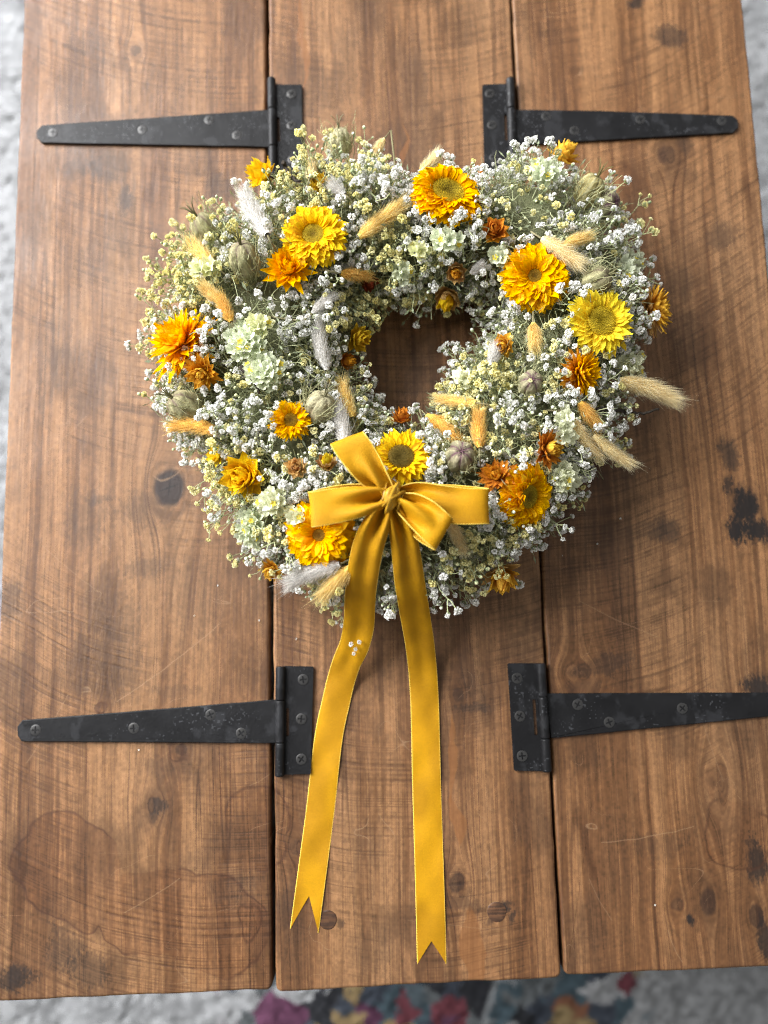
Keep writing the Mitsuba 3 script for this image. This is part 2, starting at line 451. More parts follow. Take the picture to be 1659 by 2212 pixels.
# ------------------------------------------------------------------ the setting: floor, rug
ZF = -0.45
put('floor', trimesh.creation.box([5, 5, .04]).apply_translation([0, 0, ZF - .030]), 'floor_wood', kind='structure')
gx, gy = np.meshgrid(np.arange(-.95, .951, .007), np.arange(-.95, .851, .007), indexing='ij')
P = np.stack([gx, gy, np.zeros_like(gx)], -1)
hz = ZF - .003 + .005 * meshkit.fbm(P * 90, 3, 3) + .005 * RNG.random(gx.shape)
rv = np.stack([gx + .003 * RNG.standard_normal(gx.shape), gy + .003 * RNG.standard_normal(gx.shape), hz], -1).reshape(-1, 3)
k = put('rug', (rv, grid_faces(gx.shape[0], gx.shape[1])), 'rug_wool', smooth=True)
labels[k] = {'label': 'pale grey shaggy rug with a patchy red orange and blue pattern under the table', 'category': 'rug'}

# ------------------------------------------------------------------ the table
table = thing('coffee_table', 'worn brown plank coffee table with four black strap hinges under the wreath', 'table')
ZB = -0.034
YT = 0.52
boards = [([(-.2735, YT), (-.2735, -.3212), (-.0830, -.3188), (-.0830, YT)], 'left plank with a water mark and dark bottom corner'),
          ([(-.0803, YT), (-.0803, -.3205), (.1101, -.3160), (.1101, YT)], 'middle plank with pale resin streaks and round plugs'),
          ([(.1119, YT), (.1119, -.3150), (.2935, -.3128), (.2935, YT)], 'right plank with inky black marks')]
for i, (poly, lab) in enumerate(boards):
    put('plank', slab(poly, ZB, 0.0, .0022, wob=.0014, seed=i, corner=.004), 'wood', table, smooth=35, label=lab)


def apron(x0, x1, y0, y1, z0, z1, name):
    v, f = slab([(x0, y0), (x1, y0), (x1, y1), (x0, y1)], z0, z1, .002, step=.05)
    put(name, (v, f), 'wood', table, smooth=35)


apron(-.23, .25, -.262, -.240, -.115, ZB - .001, 'apron')
apron(-.23, .25, .455, .477, -.115, ZB - .001, 'apron')
apron(-.252, -.231, -.262, .477, -.115, ZB - .001, 'apron')
apron(.251, .272, -.262, .477, -.115, ZB - .001, 'apron')
for lx in (-.225, .185):
    for ly in (-.235, .395):
        apron(lx, lx + .06, ly, ly + .06, ZF + .004, ZB - .001, 'leg')
for x, y, r, lab in ((1073, 1970, 21, 'dark round wooden plug beside the right ribbon tail'), (708, 1987, 20, 'round wooden plug beside the left ribbon tail')):
    q = px(x, y)
    rr = r / 3230
    n = 28
    an = np.arange(n) * 2 * math.pi / n
    lev = [(1.0, -.004), (1.0, .0001), (.93, .0005), (.5, .00055), (.02, .0004)]
    v = np.vstack([np.c_[q[0] + rr * a * np.cos(an) * (1 + .03 * np.sin(3 * an)), q[1] + rr * a * np.sin(an), np.full(n, z)] for a, z in lev])
    put('wooden_plug', (v, grid_faces(len(lev), n, True)), 'plug_wood', table, smooth=40, label=lab)

# hinges: barrel (two pixel ends + half width), plate outline, strap outline, slot, screws
HT = 0.0026
HINGES = [
    dict(label='black strap hinge at the upper left', ax=((586, 170), (590, 382)), plate=[(590, 182), (652, 182), (653, 374), (592, 374)], strap=[(584, 236), (584, 317), (90, 308), (79, 297), (78, 283), (90, 270)], kn=(.315, .70),
         slot=[(598, 252), (604, 252), (605, 305), (599, 305)], screws=[(115, 286), (308, 280), (452, 259), (512, 292), (630, 203), (630, 271), (632, 345)]),
    dict(label='black strap hinge at the upper right', ax=((1102, 170), (1109, 378)), plate=[(1042, 182), (1098, 180), (1106, 372), (1047, 374)], strap=[(1108, 236), (1300, 239), (1583, 249), (1594, 259), (1595, 275), (1584, 286), (1113, 313)], kn=(.315, .70),
         slot=[(1089, 246), (1095, 246), (1097, 302), (1091, 302)], screws=[(1058, 202), (1063, 270), (1068, 340), (1180, 251), (1241, 282), (1383, 258), (1559, 261)]),
    dict(label='black strap hinge at the lower left', ax=((606, 1440), (604, 1677)), plate=[(608, 1439), (677, 1440), (671, 1672), (607, 1674)], strap=[(602, 1511), (601, 1606), (46, 1602), (38, 1590), (37, 1570), (48, 1556)], kn=(.31, .70),
         slot=[(618, 1530), (624, 1530), (624, 1590), (618, 1590)], screws=[(77, 1577), (289, 1573), (455, 1544), (521, 1584), (655, 1468), (651, 1553), (651, 1640)]),
    dict(label='black strap hinge at the lower right', ax=((1168, 1433), (1182, 1667)), plate=[(1097, 1433), (1166, 1433), (1180, 1666), (1111, 1665)], strap=[(1180, 1498), (1700, 1496), (1748, 1500), (1756, 1512), (1752, 1530), (1740, 1540), (1190, 1595)], kn=(.31, .70),
         slot=[(1150, 1511), (1157, 1511), (1162, 1588), (1155, 1588)], screws=[(1117, 1465), (1123, 1547), (1128, 1633), (1248, 1522), (1316, 1560), (1474, 1530), (1715, 1518)]),
]


def scr_mesh(rot):
    head = m3.Manifold.revolve(m3.CrossSection([[(0, -.0008), (.0024, -.0008), (.0037, .0001), (.0037, .0003), (.0032, .0005), (.0016, .00058), (0, .0006)]]), 28)
    cut = m3.Manifold.cube([.0050, .0010, .003], True) + m3.Manifold.cube([.0010, .0050, .003], True)
    return man(head - cut.rotate([0, 0, rot]).translate([0, 0, .0010]))


for h in HINGES:
    hk = newkey('strap_hinge', table)
    labels[hk] = {'label': h['label']}
    P2d = lambda L, z=HT: [tuple(px(x, y, z)[:2]) for x, y in L]
    strap = P2d(h['strap'])
    put('strap', slab(strap, 0.0003, HT, .0006, wob=.0004, seed=3), 'iron', hk, smooth=30)
    pl = sg.Polygon(P2d(h['plate'])).buffer(-.001).buffer(.001).difference(sg.Polygon(P2d(h['slot'])))
    pm = trimesh.creation.extrude_polygon(pl, HT - .0006, engine='earcut').apply_translation([0, 0, .0003])
    rim = np.array(pm.vertices)
    put('plate', (rim, np.array(pm.faces)), 'iron', hk)
    a, b = (px(*q, .0036) for q in h['ax'])
    R = .0033
    a[2] = b[2] = .0034
    for t0, t1 in ((0, h['kn'][0]), (h['kn'][0] + .004, h['kn'][1] - .004), (h['kn'][1], 1)):
        p0, p1 = a + (b - a) * t0, a + (b - a) * t1
        d = unit(p1 - p0)
        L = np.linalg.norm(p1 - p0)
        s = np.array([0, .0004, .001, L / 2, L - .001, L - .0004, L])
        rad = R * np.array([.82, .95, 1, 1, 1, .95, .82])
        F = frame(d)
        an = np.arange(28) * 2 * math.pi / 28
        v = np.vstack([p0 + d * si + ri * (np.cos(an)[:, None] * F[:, 0] + np.sin(an)[:, None] * F[:, 1]) for si, ri in zip(s, rad)])
        v = np.vstack([v, [p0], [p1]])
        k = np.arange(28)
        k2 = (k + 1) % 28
        f = np.vstack([grid_faces(7, 28, True), np.c_[k2, k, np.full(28, len(v) - 2)], np.c_[6 * 28 + k, 6 * 28 + k2, np.full(28, len(v) - 1)]])
        put('knuckle', (v, f), 'iron', hk, smooth=40)
    for j, (x, y) in enumerate(h['screws']):
        v, f = scr_mesh(float(RNG.uniform(0, 90)))
        put('screw', (v + px(x, y, HT) * [1, 1, 0] + [0, 0, HT - .0002], f), 'screw_iron', hk, smooth=30)

# ------------------------------------------------------------------ the wreath: a lumpy ring measured all round
CX, CY = px(885, 800, .03)[:2]
OUT = [(560, 370), (640, 310), (720, 300), (785, 298), (835, 345), (895, 366), (955, 360), (1010, 355), (1065, 334), (1130, 300), (1200, 288), (1305, 348), (1370, 470), (1420, 620), (1400, 740), (1375, 830), (1365, 890), (1360, 960), (1290, 1036), (1204, 1128), (1125, 1240), (1000, 1318), (900, 1350), (830, 1348), (720, 1342), (640, 1290), (560, 1240), (510, 1180), (460, 1080), (400, 1000), (360, 930), (320, 850), (320, 720), (320, 620), (350, 520), (430, 440), (500, 400)]
INN = [((800, 740), .03), ((815, 690), .03), ((850, 690), .02), ((900, 715), .02), ((940, 700), .02), ((1025, 680), .03), ((1025, 730), .05), ((990, 770), .05), ((965, 800), .05), ((955, 830), .05), ((920, 870), .05), ((870, 900), .05), ((830, 890), .05), ((800, 850), .05), ((785, 800), .04)]


def polar(pts):
    a, r = [], []
    for p in pts:
        a.append(math.atan2(p[1] - CY, p[0] - CX))
        r.append(math.hypot(p[0] - CX, p[1] - CY))
    o = np.argsort(a)
    a, r = np.array(a)[o], np.array(r)[o]
    return np.r_[a - 2 * math.pi, a, a + 2 * math.pi], np.r_[r, r, r]


po = []
for x, y in OUT:
    q = px(x, y, .035)
    s = math.sin(math.atan2(q[1] - CY, q[0] - CX))
    po.append(px(x, y, .045 + .018 * s))
AO, RO = polar(po)
AI, RI = polar([px(*q, z) for q, z in INN])
r_out = lambda th: np.interp(th, AO, RO) - .009 + .004 * np.maximum(0, np.sin(th)) - .004 * np.maximum(0, -np.sin(th) - .3 * np.cos(th))
r_in = lambda th: np.interp(th, AI, RI) + .009 + .008 * np.maximum(0, np.sin(th))
ZC, HH = .032, .040


def ring(th, ph, k):
    ro, ri = r_out(th), r_in(th)
    rm, w = (ro + ri) / 2, (ro - ri) / 2
    r = rm + k * w * np.cos(ph)
    z = ZC + k * HH * np.sin(ph)
    return np.stack([CX + r * np.cos(th), CY + r * np.sin(th), np.maximum(z, .004)], -1)


def ring_normal(th, ph):
    ro, ri = r_out(th), r_in(th)
    w = (ro - ri) / 2
    nr, nz = np.cos(ph) / w, np.sin(ph) / HH
    return unit(np.stack([nr * np.cos(th), nr * np.sin(th), nz], -1))


def top_z(p):
    th = math.atan2(p[1] - CY, p[0] - CX)
    r = math.hypot(p[0] - CX, p[1] - CY)
    ro, ri = r_out(th), r_in(th)
    u = (r - (ro + ri) / 2) / ((ro - ri) / 2)
    return ZC + HH * math.sqrt(max(0.0, 1 - u * u)) if abs(u) < 1 else -1


def on_ring(x, y):
    """Where the wreath's surface lies at that place of the picture, and its normal there."""
    hit = None
    for z in np.arange(.11, .012, -.001):
        p = px(x, y, z)
        if top_z(p) >= z:
            hit = p
            break
    if hit is None:
        hit = px(x, y, .040)
    th = math.atan2(hit[1] - CY, hit[0] - CX)
    r = math.hypot(hit[0] - CX, hit[1] - CY)
    ro, ri = r_out(th), r_in(th)
    u = np.clip((r - (ro + ri) / 2) / ((ro - ri) / 2), -.98, .98)
    return hit, ring_normal(th, math.acos(u))


wreath = thing('flower_wreath', 'round wreath of dried yellow and white flowers lying on the brown plank table', 'wreath')

# the ring of twisted stems and moss underneath
mb = MB()
th, ph = np.meshgrid(np.linspace(0, 2 * math.pi, 161)[:-1], np.linspace(0, 2 * math.pi, 33)[:-1], indexing='ij')
v = ring(th, ph, .48 + .22 * meshkit.fbm(np.stack([np.cos(th) * 9, np.sin(th) * 9, ph * 3], -1), 3))
v[..., 2] = np.maximum(v[..., 2], .003)
f = grid_faces(161, 32, True)
f = np.where(f >= 160 * 32, f - 160 * 32, f)
cc = np.array([.17, .18, .10]) * (.5 + 1.0 * meshkit.fbm(v.reshape(-1, 3) * 300, 3))[:, None]
put('ring_core', (v.reshape(-1, 3), f), 'matte', wreath, smooth=True, color=cc)

keep_out = []       # (centre, normal, radius): room that the big blooms and the bow take


# ---------- strawflowers
def petal(L, W, cup, curl, elev, az, r0, z0, rows=6, blunt=0.0):
    t = np.linspace(0, 1, rows) ** (.72 if blunt else .9)
    e = elev + curl * t
    dl = L * np.diff(t)
    em = (e[:-1] + e[1:]) / 2
    rr = r0 + np.r_[0, np.cumsum(np.cos(em) * dl)]
    zz = z0 + np.r_[0, np.cumsum(np.sin(em) * dl)]
    w = W * (.32 + .95 * np.sin(np.clip(t * (1.45 - .2 * blunt), 0, 1.5) * 1.9 * .95)) * (1 - t ** (3 + 3 * blunt)) ** .9 + .0001
    nr, nz = -np.sin(e), np.cos(e)
    V = []
    for s in (-1, -.5, 0, .5, 1):
        lift = cup * abs(s) ** 1.6 * w
        V.append(np.stack([rr + nr * lift, s * w, zz + nz * lift], -1))
    V = np.stack(V, 1)
    c, s_ = math.cos(az), math.sin(az)
    x, y = V[..., 0] * c - V[..., 1] * s_, V[..., 0] * s_ + V[..., 1] * c
    return np.stack([x, y, V[..., 2]], -1).reshape(-1, 3), grid_faces(rows, 5), np.repeat(t, 5)


def colored_petal(key, Fm, pos, args, cb, ct, jit=.12, tipdark=0.0):
    v, f, t = petal(**args)
    v = v + RNG.normal(0, args['L'] * .016, v.shape)
    v[:, :2] += np.outer(t ** 2, RNG.normal(0, args['L'] * .045, 2))
    k = 1 + RNG.uniform(-jit, jit)
    if RNG.random() < .12:
        ct = np.array(ct) * [.86, .72, .8]
    c = (np.array(cb) * (1 - t[:, None]) + np.array(ct) * t[:, None]) * k
    c = c * (1 + .16 * np.tile([.4, -.5, .8, -.5, .4], len(v) // 5)[:, None])
    if tipdark:
        c = c * (1 - tipdark * (t[:, None] ** 4))
    put('petal', (v @ Fm.T + pos, f), 'papery', key, smooth=True, color=np.clip(c, 0, 1))


COL = {
    'yellow': ((.74, .43, .006), (.90, .66, .02)), 'lemon': ((.74, .52, .01), (.90, .74, .05)), 'gold': ((.68, .31, .004), (.88, .52, .010)),
    'orange': ((.82, .36, .003), (.95, .58, .010)), 'amber': ((.56, .21, .006), (.76, .38, .03)), 'rust': ((.42, .11, .008), (.66, .27, .03)),
    'tan': ((.50, .26, .05), (.70, .48, .20)), 'mustard': ((.56, .35, .01), (.72, .50, .04)), 'maroon': ((.12, .02, .012), (.24, .05, .02)), 'honey': ((.60, .26, .008), (.80, .50, .07)),
}


def strawflower(x, y, r, kind, col, face=(0, 0), lift=.006, label=None, disc=.42, tilt=.55, outer=None, dcol=None):
    p, nrm = on_ring(x, y)
    n = unit(nrm * tilt * .8 + UPZ * (1 - tilt) + RT * face[0] + GF * face[1])
    R = r * depth(p) / FPX * 1.15
    p = p + unit(nrm + UPZ) * lift * .4 + n * lift * .5
    p = px(x, y, p[2])
    Fm = frame(n, RNG.uniform(0, 6.28))
    key = newkey('strawflower', wreath)
    labels[key] = {'label': label}
    cb, ct = COL[col]
    ob = COL[outer] if outer else (cb, ct)
    keep_out.append((p, n, R * .78))
    if kind in ('open', 'ruff', 'star'):
        rd = R * disc
        lay = {'open': [(26, .02, 1.0, -.25), (24, .22, .95, -.3), (22, .45, .82, -.2), (20, .75, .55, -.1)],
               'ruff': [(46, -.1, 1.0, -.25), (44, .12, 1.0, -.45), (42, .34, .90, -.6), (38, .6, .76, -.8), (34, .9, .56, -.8)],
               'star': [(30, .0, 1.0, -.15), (29, .16, .95, -.1), (28, .36, .78, -.1), (24, .6, .5, -.1)]}[kind]
        for i, (cnt, el, ln, cu) in enumerate(lay):
            for j in range(cnt):
                if RNG.random() < .04:
                    continue
                L = (R - rd * .8) * ln * (RNG.uniform(.92, 1.05) if kind == 'ruff' else RNG.uniform(.86, 1.1))
                colored_petal(key, Fm, p, dict(L=L, W=min(R * .100, L * .22) * RNG.uniform(.8, 1.2), cup=RNG.uniform(.25, .7), curl=cu + RNG.normal(0, .28), elev=el + RNG.normal(0, .13),
                                               az=(j + .5 * (i % 2) + RNG.uniform(-.25, .25)) * 2 * math.pi / cnt, r0=rd * .82, z0=-.0012 + .0007 * i, rows=8 if kind == 'ruff' else 6, blunt=1.0 if kind == 'ruff' else 0.0), cb, ct)
        # the disc: a low dome with a dimple, set with tiny pegs
        dc = dcol or (((.66, .45, .02), (.40, .29, .018), (.16, .105, .012)) if kind != 'star' else ((.66, .46, .02), (.46, .34, .02), (.30, .20, .012)))
        mb = MB()
        rr, aa = np.meshgrid(np.linspace(0, 1, 9), np.arange(28) * 2 * math.pi / 28, indexing='ij')
        zz = rd * (.30 * np.sqrt(np.maximum(0, 1 - rr ** 2.6)) - .16 * np.exp(-(rr / .4) ** 2)) + .0004
        v = np.stack([rd * rr * np.cos(aa), rd * rr * np.sin(aa), zz], -1).reshape(-1, 3)
        q = rr.reshape(-1, 1)
        cc = np.where(q > .72, np.array(dc[0]) * ((q - .72) / .28) + np.array(dc[1]) * (1 - (q - .72) / .28), np.array(dc[1]) * (q / .72) + np.array(dc[2]) * (1 - q / .72))
        mb.add(v @ Fm.T + p, grid_faces(9, 28, True), cc * .7)
        N = 420
        for j in range(N):
            u = math.sqrt((j + .5) / N)
            a = j * 2.39996
            base = np.array([rd * u * math.cos(a), rd * u * math.sin(a), rd * (.30 * math.sqrt(max(0, 1 - u ** 2.6)) - .16 * math.exp(-(u / .4) ** 2))])
            d = unit(np.array([.5 * u * math.cos(a), .5 * u * math.sin(a), 1.0]) + RNG.normal(0, .12, 3))
            hgt = rd * RNG.uniform(.08, .2)
            wd = rd * .034
            side = unit(np.cross(d, [math.cos(a + 1), math.sin(a + 1), .1]))
            s2 = np.cross(d, side)
            v = np.array([base + side * wd, base - side * wd * .5 + s2 * wd * .8, base - side * wd * .5 - s2 * wd * .8, base + d * hgt])
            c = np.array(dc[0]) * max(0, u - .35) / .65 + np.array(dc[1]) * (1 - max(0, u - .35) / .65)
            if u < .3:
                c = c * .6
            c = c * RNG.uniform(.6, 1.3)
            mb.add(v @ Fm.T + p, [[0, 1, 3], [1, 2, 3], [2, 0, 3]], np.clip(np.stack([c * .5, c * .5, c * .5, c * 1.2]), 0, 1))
        put('disc', mb.mesh(), 'matte', key, uv=mb.col())
    else:
        lay = {'bud': [(13, .05, .95, .25, 1), (13, .35, .92, .5, 1), (12, .7, .80, .9, 0), (11, 1.0, .70, 1.0, 0), (9, 1.2, .60, 1.1, 0), (7, 1.35, .50, .9, 0)],
               'double': [(22, -.15, 1.0, .1, 1), (22, .1, 1.0, .15, 1), (20, .35, .95, .2, 0), (18, .6, .85, .25, 0), (16, .85, .72, .3, 0), (12, 1.1, .58, .3, 0), (8, 1.3, .45, .3, 0)],
               'cup': [(8, .15, .9, .5, 1), (8, .55, 1.0, .6, 0), (7, .85, 1.05, .7, 0), (6, 1.15, .95, .7, 0), (4, 1.3, .8, .5, 0)],
               'tight': [(9, .3, .8, .9, 1), (9, .7, .95, .9, 1), (8, 1.0, 1.0, 1.0, 0), (7, 1.2, 1.0, .9, 0), (5, 1.35, .95, .7, 0)]}[kind]
        wide = {'bud': .15, 'double': .125, 'cup': .26, 'tight': .24}[kind]
        for i, (cnt, el, ln, cu, is_out) in enumerate(lay):
            for j in range(cnt):
                L = R * .95 * ln * RNG.uniform(.88, 1.1)
                b_, t_ = ob if is_out else (cb, ct)
                colored_petal(key, Fm, p, dict(L=L, W=R * wide * RNG.uniform(.85, 1.15), cup=RNG.uniform(.3, .65), curl=cu + RNG.normal(0, .12), elev=el + RNG.normal(0, .1),
                                               az=(j + .5 * (i % 2) + RNG.uniform(-.2, .2)) * 2 * math.pi / cnt, r0=R * .08, z0=-R * .25 + R * .045 * i, rows=7), b_, t_, tipdark=.2 if kind in ('bud', 'tight') else 0)
        mb = MB()
        s = trimesh.creation.icosphere(1, R * .22)
        mb.add(np.array(s.vertices) @ Fm.T + p - n * R * .12, s.faces, np.array(cb) * .35)
        put('bloom_heart', mb.mesh(), 'matte', key, smooth=True, uv=mb.col())
    # stalk down into the ring
    core = ring(math.atan2(p[1] - CY, p[0] - CX), math.pi / 2, .1)
    put('stalk', tube([p - n * R * .2, p - n * R * .5, .5 * (p + core), core], .0012, .0012, 5), 'matte', key, smooth=True, color=np.full((20, 3), .10) * [1, 1, .55])


FLOWERS = [
    (677, 508, 64, 'ruff', 'yellow', (-.10, .10), 'golden yellow strawflower with olive disc at the upper left', dict(disc=.38)),
    (966, 417, 70, 'ruff', 'gold', (.12, .05), 'big golden strawflower with wide olive disc at the top of the wreath', dict(disc=.50, lift=.014)),
    (1297, 695, 68, 'star', 'lemon', (.05, -.05), 'lemon yellow strawflower with pointed petals on the right side', dict(disc=.46)),
    (866, 988, 60, 'star', 'yellow', (.0, .05), 'yellow strawflower with dark olive disc just above the bow', dict(disc=.45, dcol=((.30, .17, .015), (.13, .09, .015), (.09, .06, .01)), lift=.012)),
    (1138, 1072, 64, 'ruff', 'gold', (.55, -.12), 'amber gold strawflower with olive disc right of the bow', dict(disc=.42)),
    (388, 735, 70, 'double', 'orange', (-.30, .45), 'bright orange many petalled strawflower at the left edge', {}),
    (1155, 597, 66, 'ruff', 'gold', (.05, .0), 'golden strawflower with curled petals around a small dark centre', dict(disc=.24, dcol=((.46, .28, .015), (.26, .15, .012), (.12, .07, .01)))),
    (690, 1155, 70, 'ruff', 'orange', (-.1, -.1), 'orange yellow strawflower tucked under the left loop of the bow', dict(disc=.22, dcol=((.50, .28, .012), (.30, .16, .01), (.14, .07, .01)))),
    (622, 580, 52, 'bud', 'orange', (-.05, .15), 'orange half closed strawflower below the golden one at the upper left', {}),
    (528, 1027, 54, 'cup', 'yellow', (-.12, -.05), 'yellow strawflower with broad loose petals at the lower left', {}),
    (567, 380, 40, 'cup', 'yellow', (-.55, .25), 'yellow cup shaped strawflower at the upper left rim', {}),
    (967, 641, 44, 'tight', 'yellow', (.0, -.6), 'yellow strawflower bud with tan bracts hanging into the hole', dict(outer='tan')),
    (1068, 500, 32, 'cup', 'rust', (.0, .1), 'small rusty orange strawflower bud right of the top bloom', dict(outer='amber')),
    (1413, 668, 52, 'double', 'honey', (.75, .0), 'tan orange strawflower seen from the side at the right edge', dict(outer='tan')),
    (436, 806, 40, 'bud', 'honey', (-.1, -.7), 'brownish amber strawflower below the bright orange one at the left', dict(outer='amber')),
    (628, 908, 42, 'open', 'gold', (.15, .05), 'small golden strawflower with dark centre left of the hole', dict(disc=.36, dcol=((.42, .24, .012), (.26, .14, .01), (.12, .07, .01)))),
    (1082, 1240, 46, 'cup', 'honey', (.05, -.75), 'amber star shaped strawflower at the lower right rim', dict(outer='tan')),
    (1072, 1027, 40, 'bud', 'amber', (-.3, .3), 'deep orange strawflower between the dark seed pod and the amber bloom', dict(outer='rust')),
    (1186, 970, 42, 'bud', 'honey', (.7, .0), 'orange strawflower facing right beside the bunny tails', dict(outer='rust')),
    (1258, 806, 46, 'double', 'gold', (.6, -.2), 'orange gold strawflower facing right below the lemon one', dict(outer='amber')),
    (770, 732, 34, 'cup', 'mustard', (.5, -.1), 'dull mustard strawflower on the left inner side', {}),
    (745, 780, 28, 'tight', 'amber', (.4, -.2), 'closed brownish strawflower bud on the left inner side', dict(outer='rust')),
    (706, 1003, 32, 'tight', 'lemon', (-.05, .35), 'small yellow strawflower cup left of the upper bow loop', dict(outer='tan')),
    (1216, 338, 36, 'cup', 'honey', (.3, .5), 'yellow orange strawflower at the upper right rim', {}),
    (587, 1232, 30, 'bud', 'honey', (-.2, -.5), 'small orange strawflower at the bottom left rim', {}),
    (985, 586, 32, 'tight', 'amber', (.0, -.5), 'tan orange strawflower bud above the hole', dict(outer='tan')),
    (795, 606, 30, 'tight', 'maroon', (.2, -.5), 'dark maroon strawflower bud in the shade above the hole', {}),
    (1088, 745, 28, 'cup', 'honey', (-.3, -.4), 'small amber strawflower on the right inner side', {}),
    (1036, 382, 16, 'cup', 'rust', (.3, .3), 'tiny rusty strawflower beside the top bloom', {}),
    (640, 1010, 26, 'cup', 'tan', (.0, .0), 'small tan strawflower half buried left of the bow', {}),
    (470, 985, 24, 'cup', 'lemon', (-.4, .2), 'small pale yellow strawflower at the lower left', {}),
    (690, 400, 30, 'cup', 'mustard', (.0, .3), 'mustard strawflower buried in the upper left florets', dict(lift=-.006)),
    (868, 905, 26, 'cup', 'rust', (.0, .6), 'rusty strawflower peeping behind the yellow bloom by the bow', {}),
]
for x, y, r, kind, col, face, lab, more in FLOWERS:
    strawflower(x, y, r, kind, col, face, label=lab, **more)

# ---------- bunny tails
FUR = {'gold': ((.86, .62, .18), (.96, .84, .46)), 'dark': ((.82, .52, .10), (.94, .70, .26)), 'pale': ((.90, .74, .38), (.97, .90, .64)), 'white': ((.70, .69, .65), (.86, .85, .81))}
TAILS = [
    (775, 512, 872, 440, 17, 'gold', 'golden bunny tail left of the big top strawflower'), (578, 508, 530, 415, 19, 'white', 'white bunny tail at the upper left'),
    (500, 695, 478, 645, 13, 'dark', 'dark golden bunny tail on the left side, lower of a pair'), (480, 650, 442, 615, 14, 'gold', 'golden bunny tail on the left side, upper of a pair'),
    (455, 566, 412, 520, 17, 'gold', 'golden bunny tail half hidden at the upper left edge'), (1170, 515, 1258, 572, 17, 'pale', 'pale gold bunny tail at the upper right'),
    (1212, 536, 1276, 514, 13, 'gold', 'golden bunny tail behind the pale one at the upper right'), (1152, 698, 1153, 748, 14, 'gold', 'short golden bunny tail left of the lemon strawflower'),
    (1335, 822, 1462, 872, 19, 'pale', 'large golden bunny tail sticking out at the right edge'), (1240, 908, 1298, 988, 14, 'pale', 'golden bunny tail on the lower right, left of a pair'),
    (1280, 940, 1368, 1004, 14, 'pale', 'golden bunny tail sticking out at the lower right'), (1028, 870, 940, 858, 12, 'gold', 'golden bunny tail lying across the right inner edge'),
    (922, 898, 988, 960, 17, 'dark', 'golden bunny tail right of the yellow bloom by the bow'), (1036, 968, 1034, 890, 15, 'dark', 'upright golden bunny tail above the dark seed pod'),
    (762, 902, 742, 818, 14, 'gold', 'golden bunny tail at the left of the hole'), (745, 965, 724, 878, 16, 'white', 'white bunny tail above the bow'),
    (706, 800, 692, 690, 15, 'white', 'long white bunny tail on the left inner side'), (735, 1218, 622, 1266, 19, 'white', 'white bunny tail at the bottom beside the left ribbon'),
    (758, 1225, 694, 1290, 19, 'gold', 'golden bunny tail at the bottom beside the left ribbon'), (468, 930, 366, 926, 15, 'dark', 'golden bunny tail sticking out at the left edge'),
    (1252, 868, 1288, 915, 14, 'dark', 'brown gold bunny tail on the right side'), (972, 1125, 1002, 1192, 13, 'pale', 'pale bunny tail below the right bow loop'),
    (735, 590, 798, 600, 12, 'dark', 'brownish bunny tail above the hole'), (674, 678, 722, 640, 11, 'white', 'greyish white bunny tail on the left side'),
    (908, 372, 942, 332, 12, 'pale', 'pale bunny tail at the top rim'), (1062, 790, 1070, 752, 13, 'white', 'small white bunny tail on the right inner side'),
    (1016, 590, 1040, 575, 9, 'white', 'tiny white bunny tail above the hole'), (668, 385, 676, 345, 10, 'pale', 'pale bunny tail among florets at the upper left'), (830, 300, 795, 345, 10, 'pale', 'wispy pale bunny tail at the top rim'),
    (745, 420, 720, 398, 13, 'white', 'white bunny tail buried in the upper florets'),
]


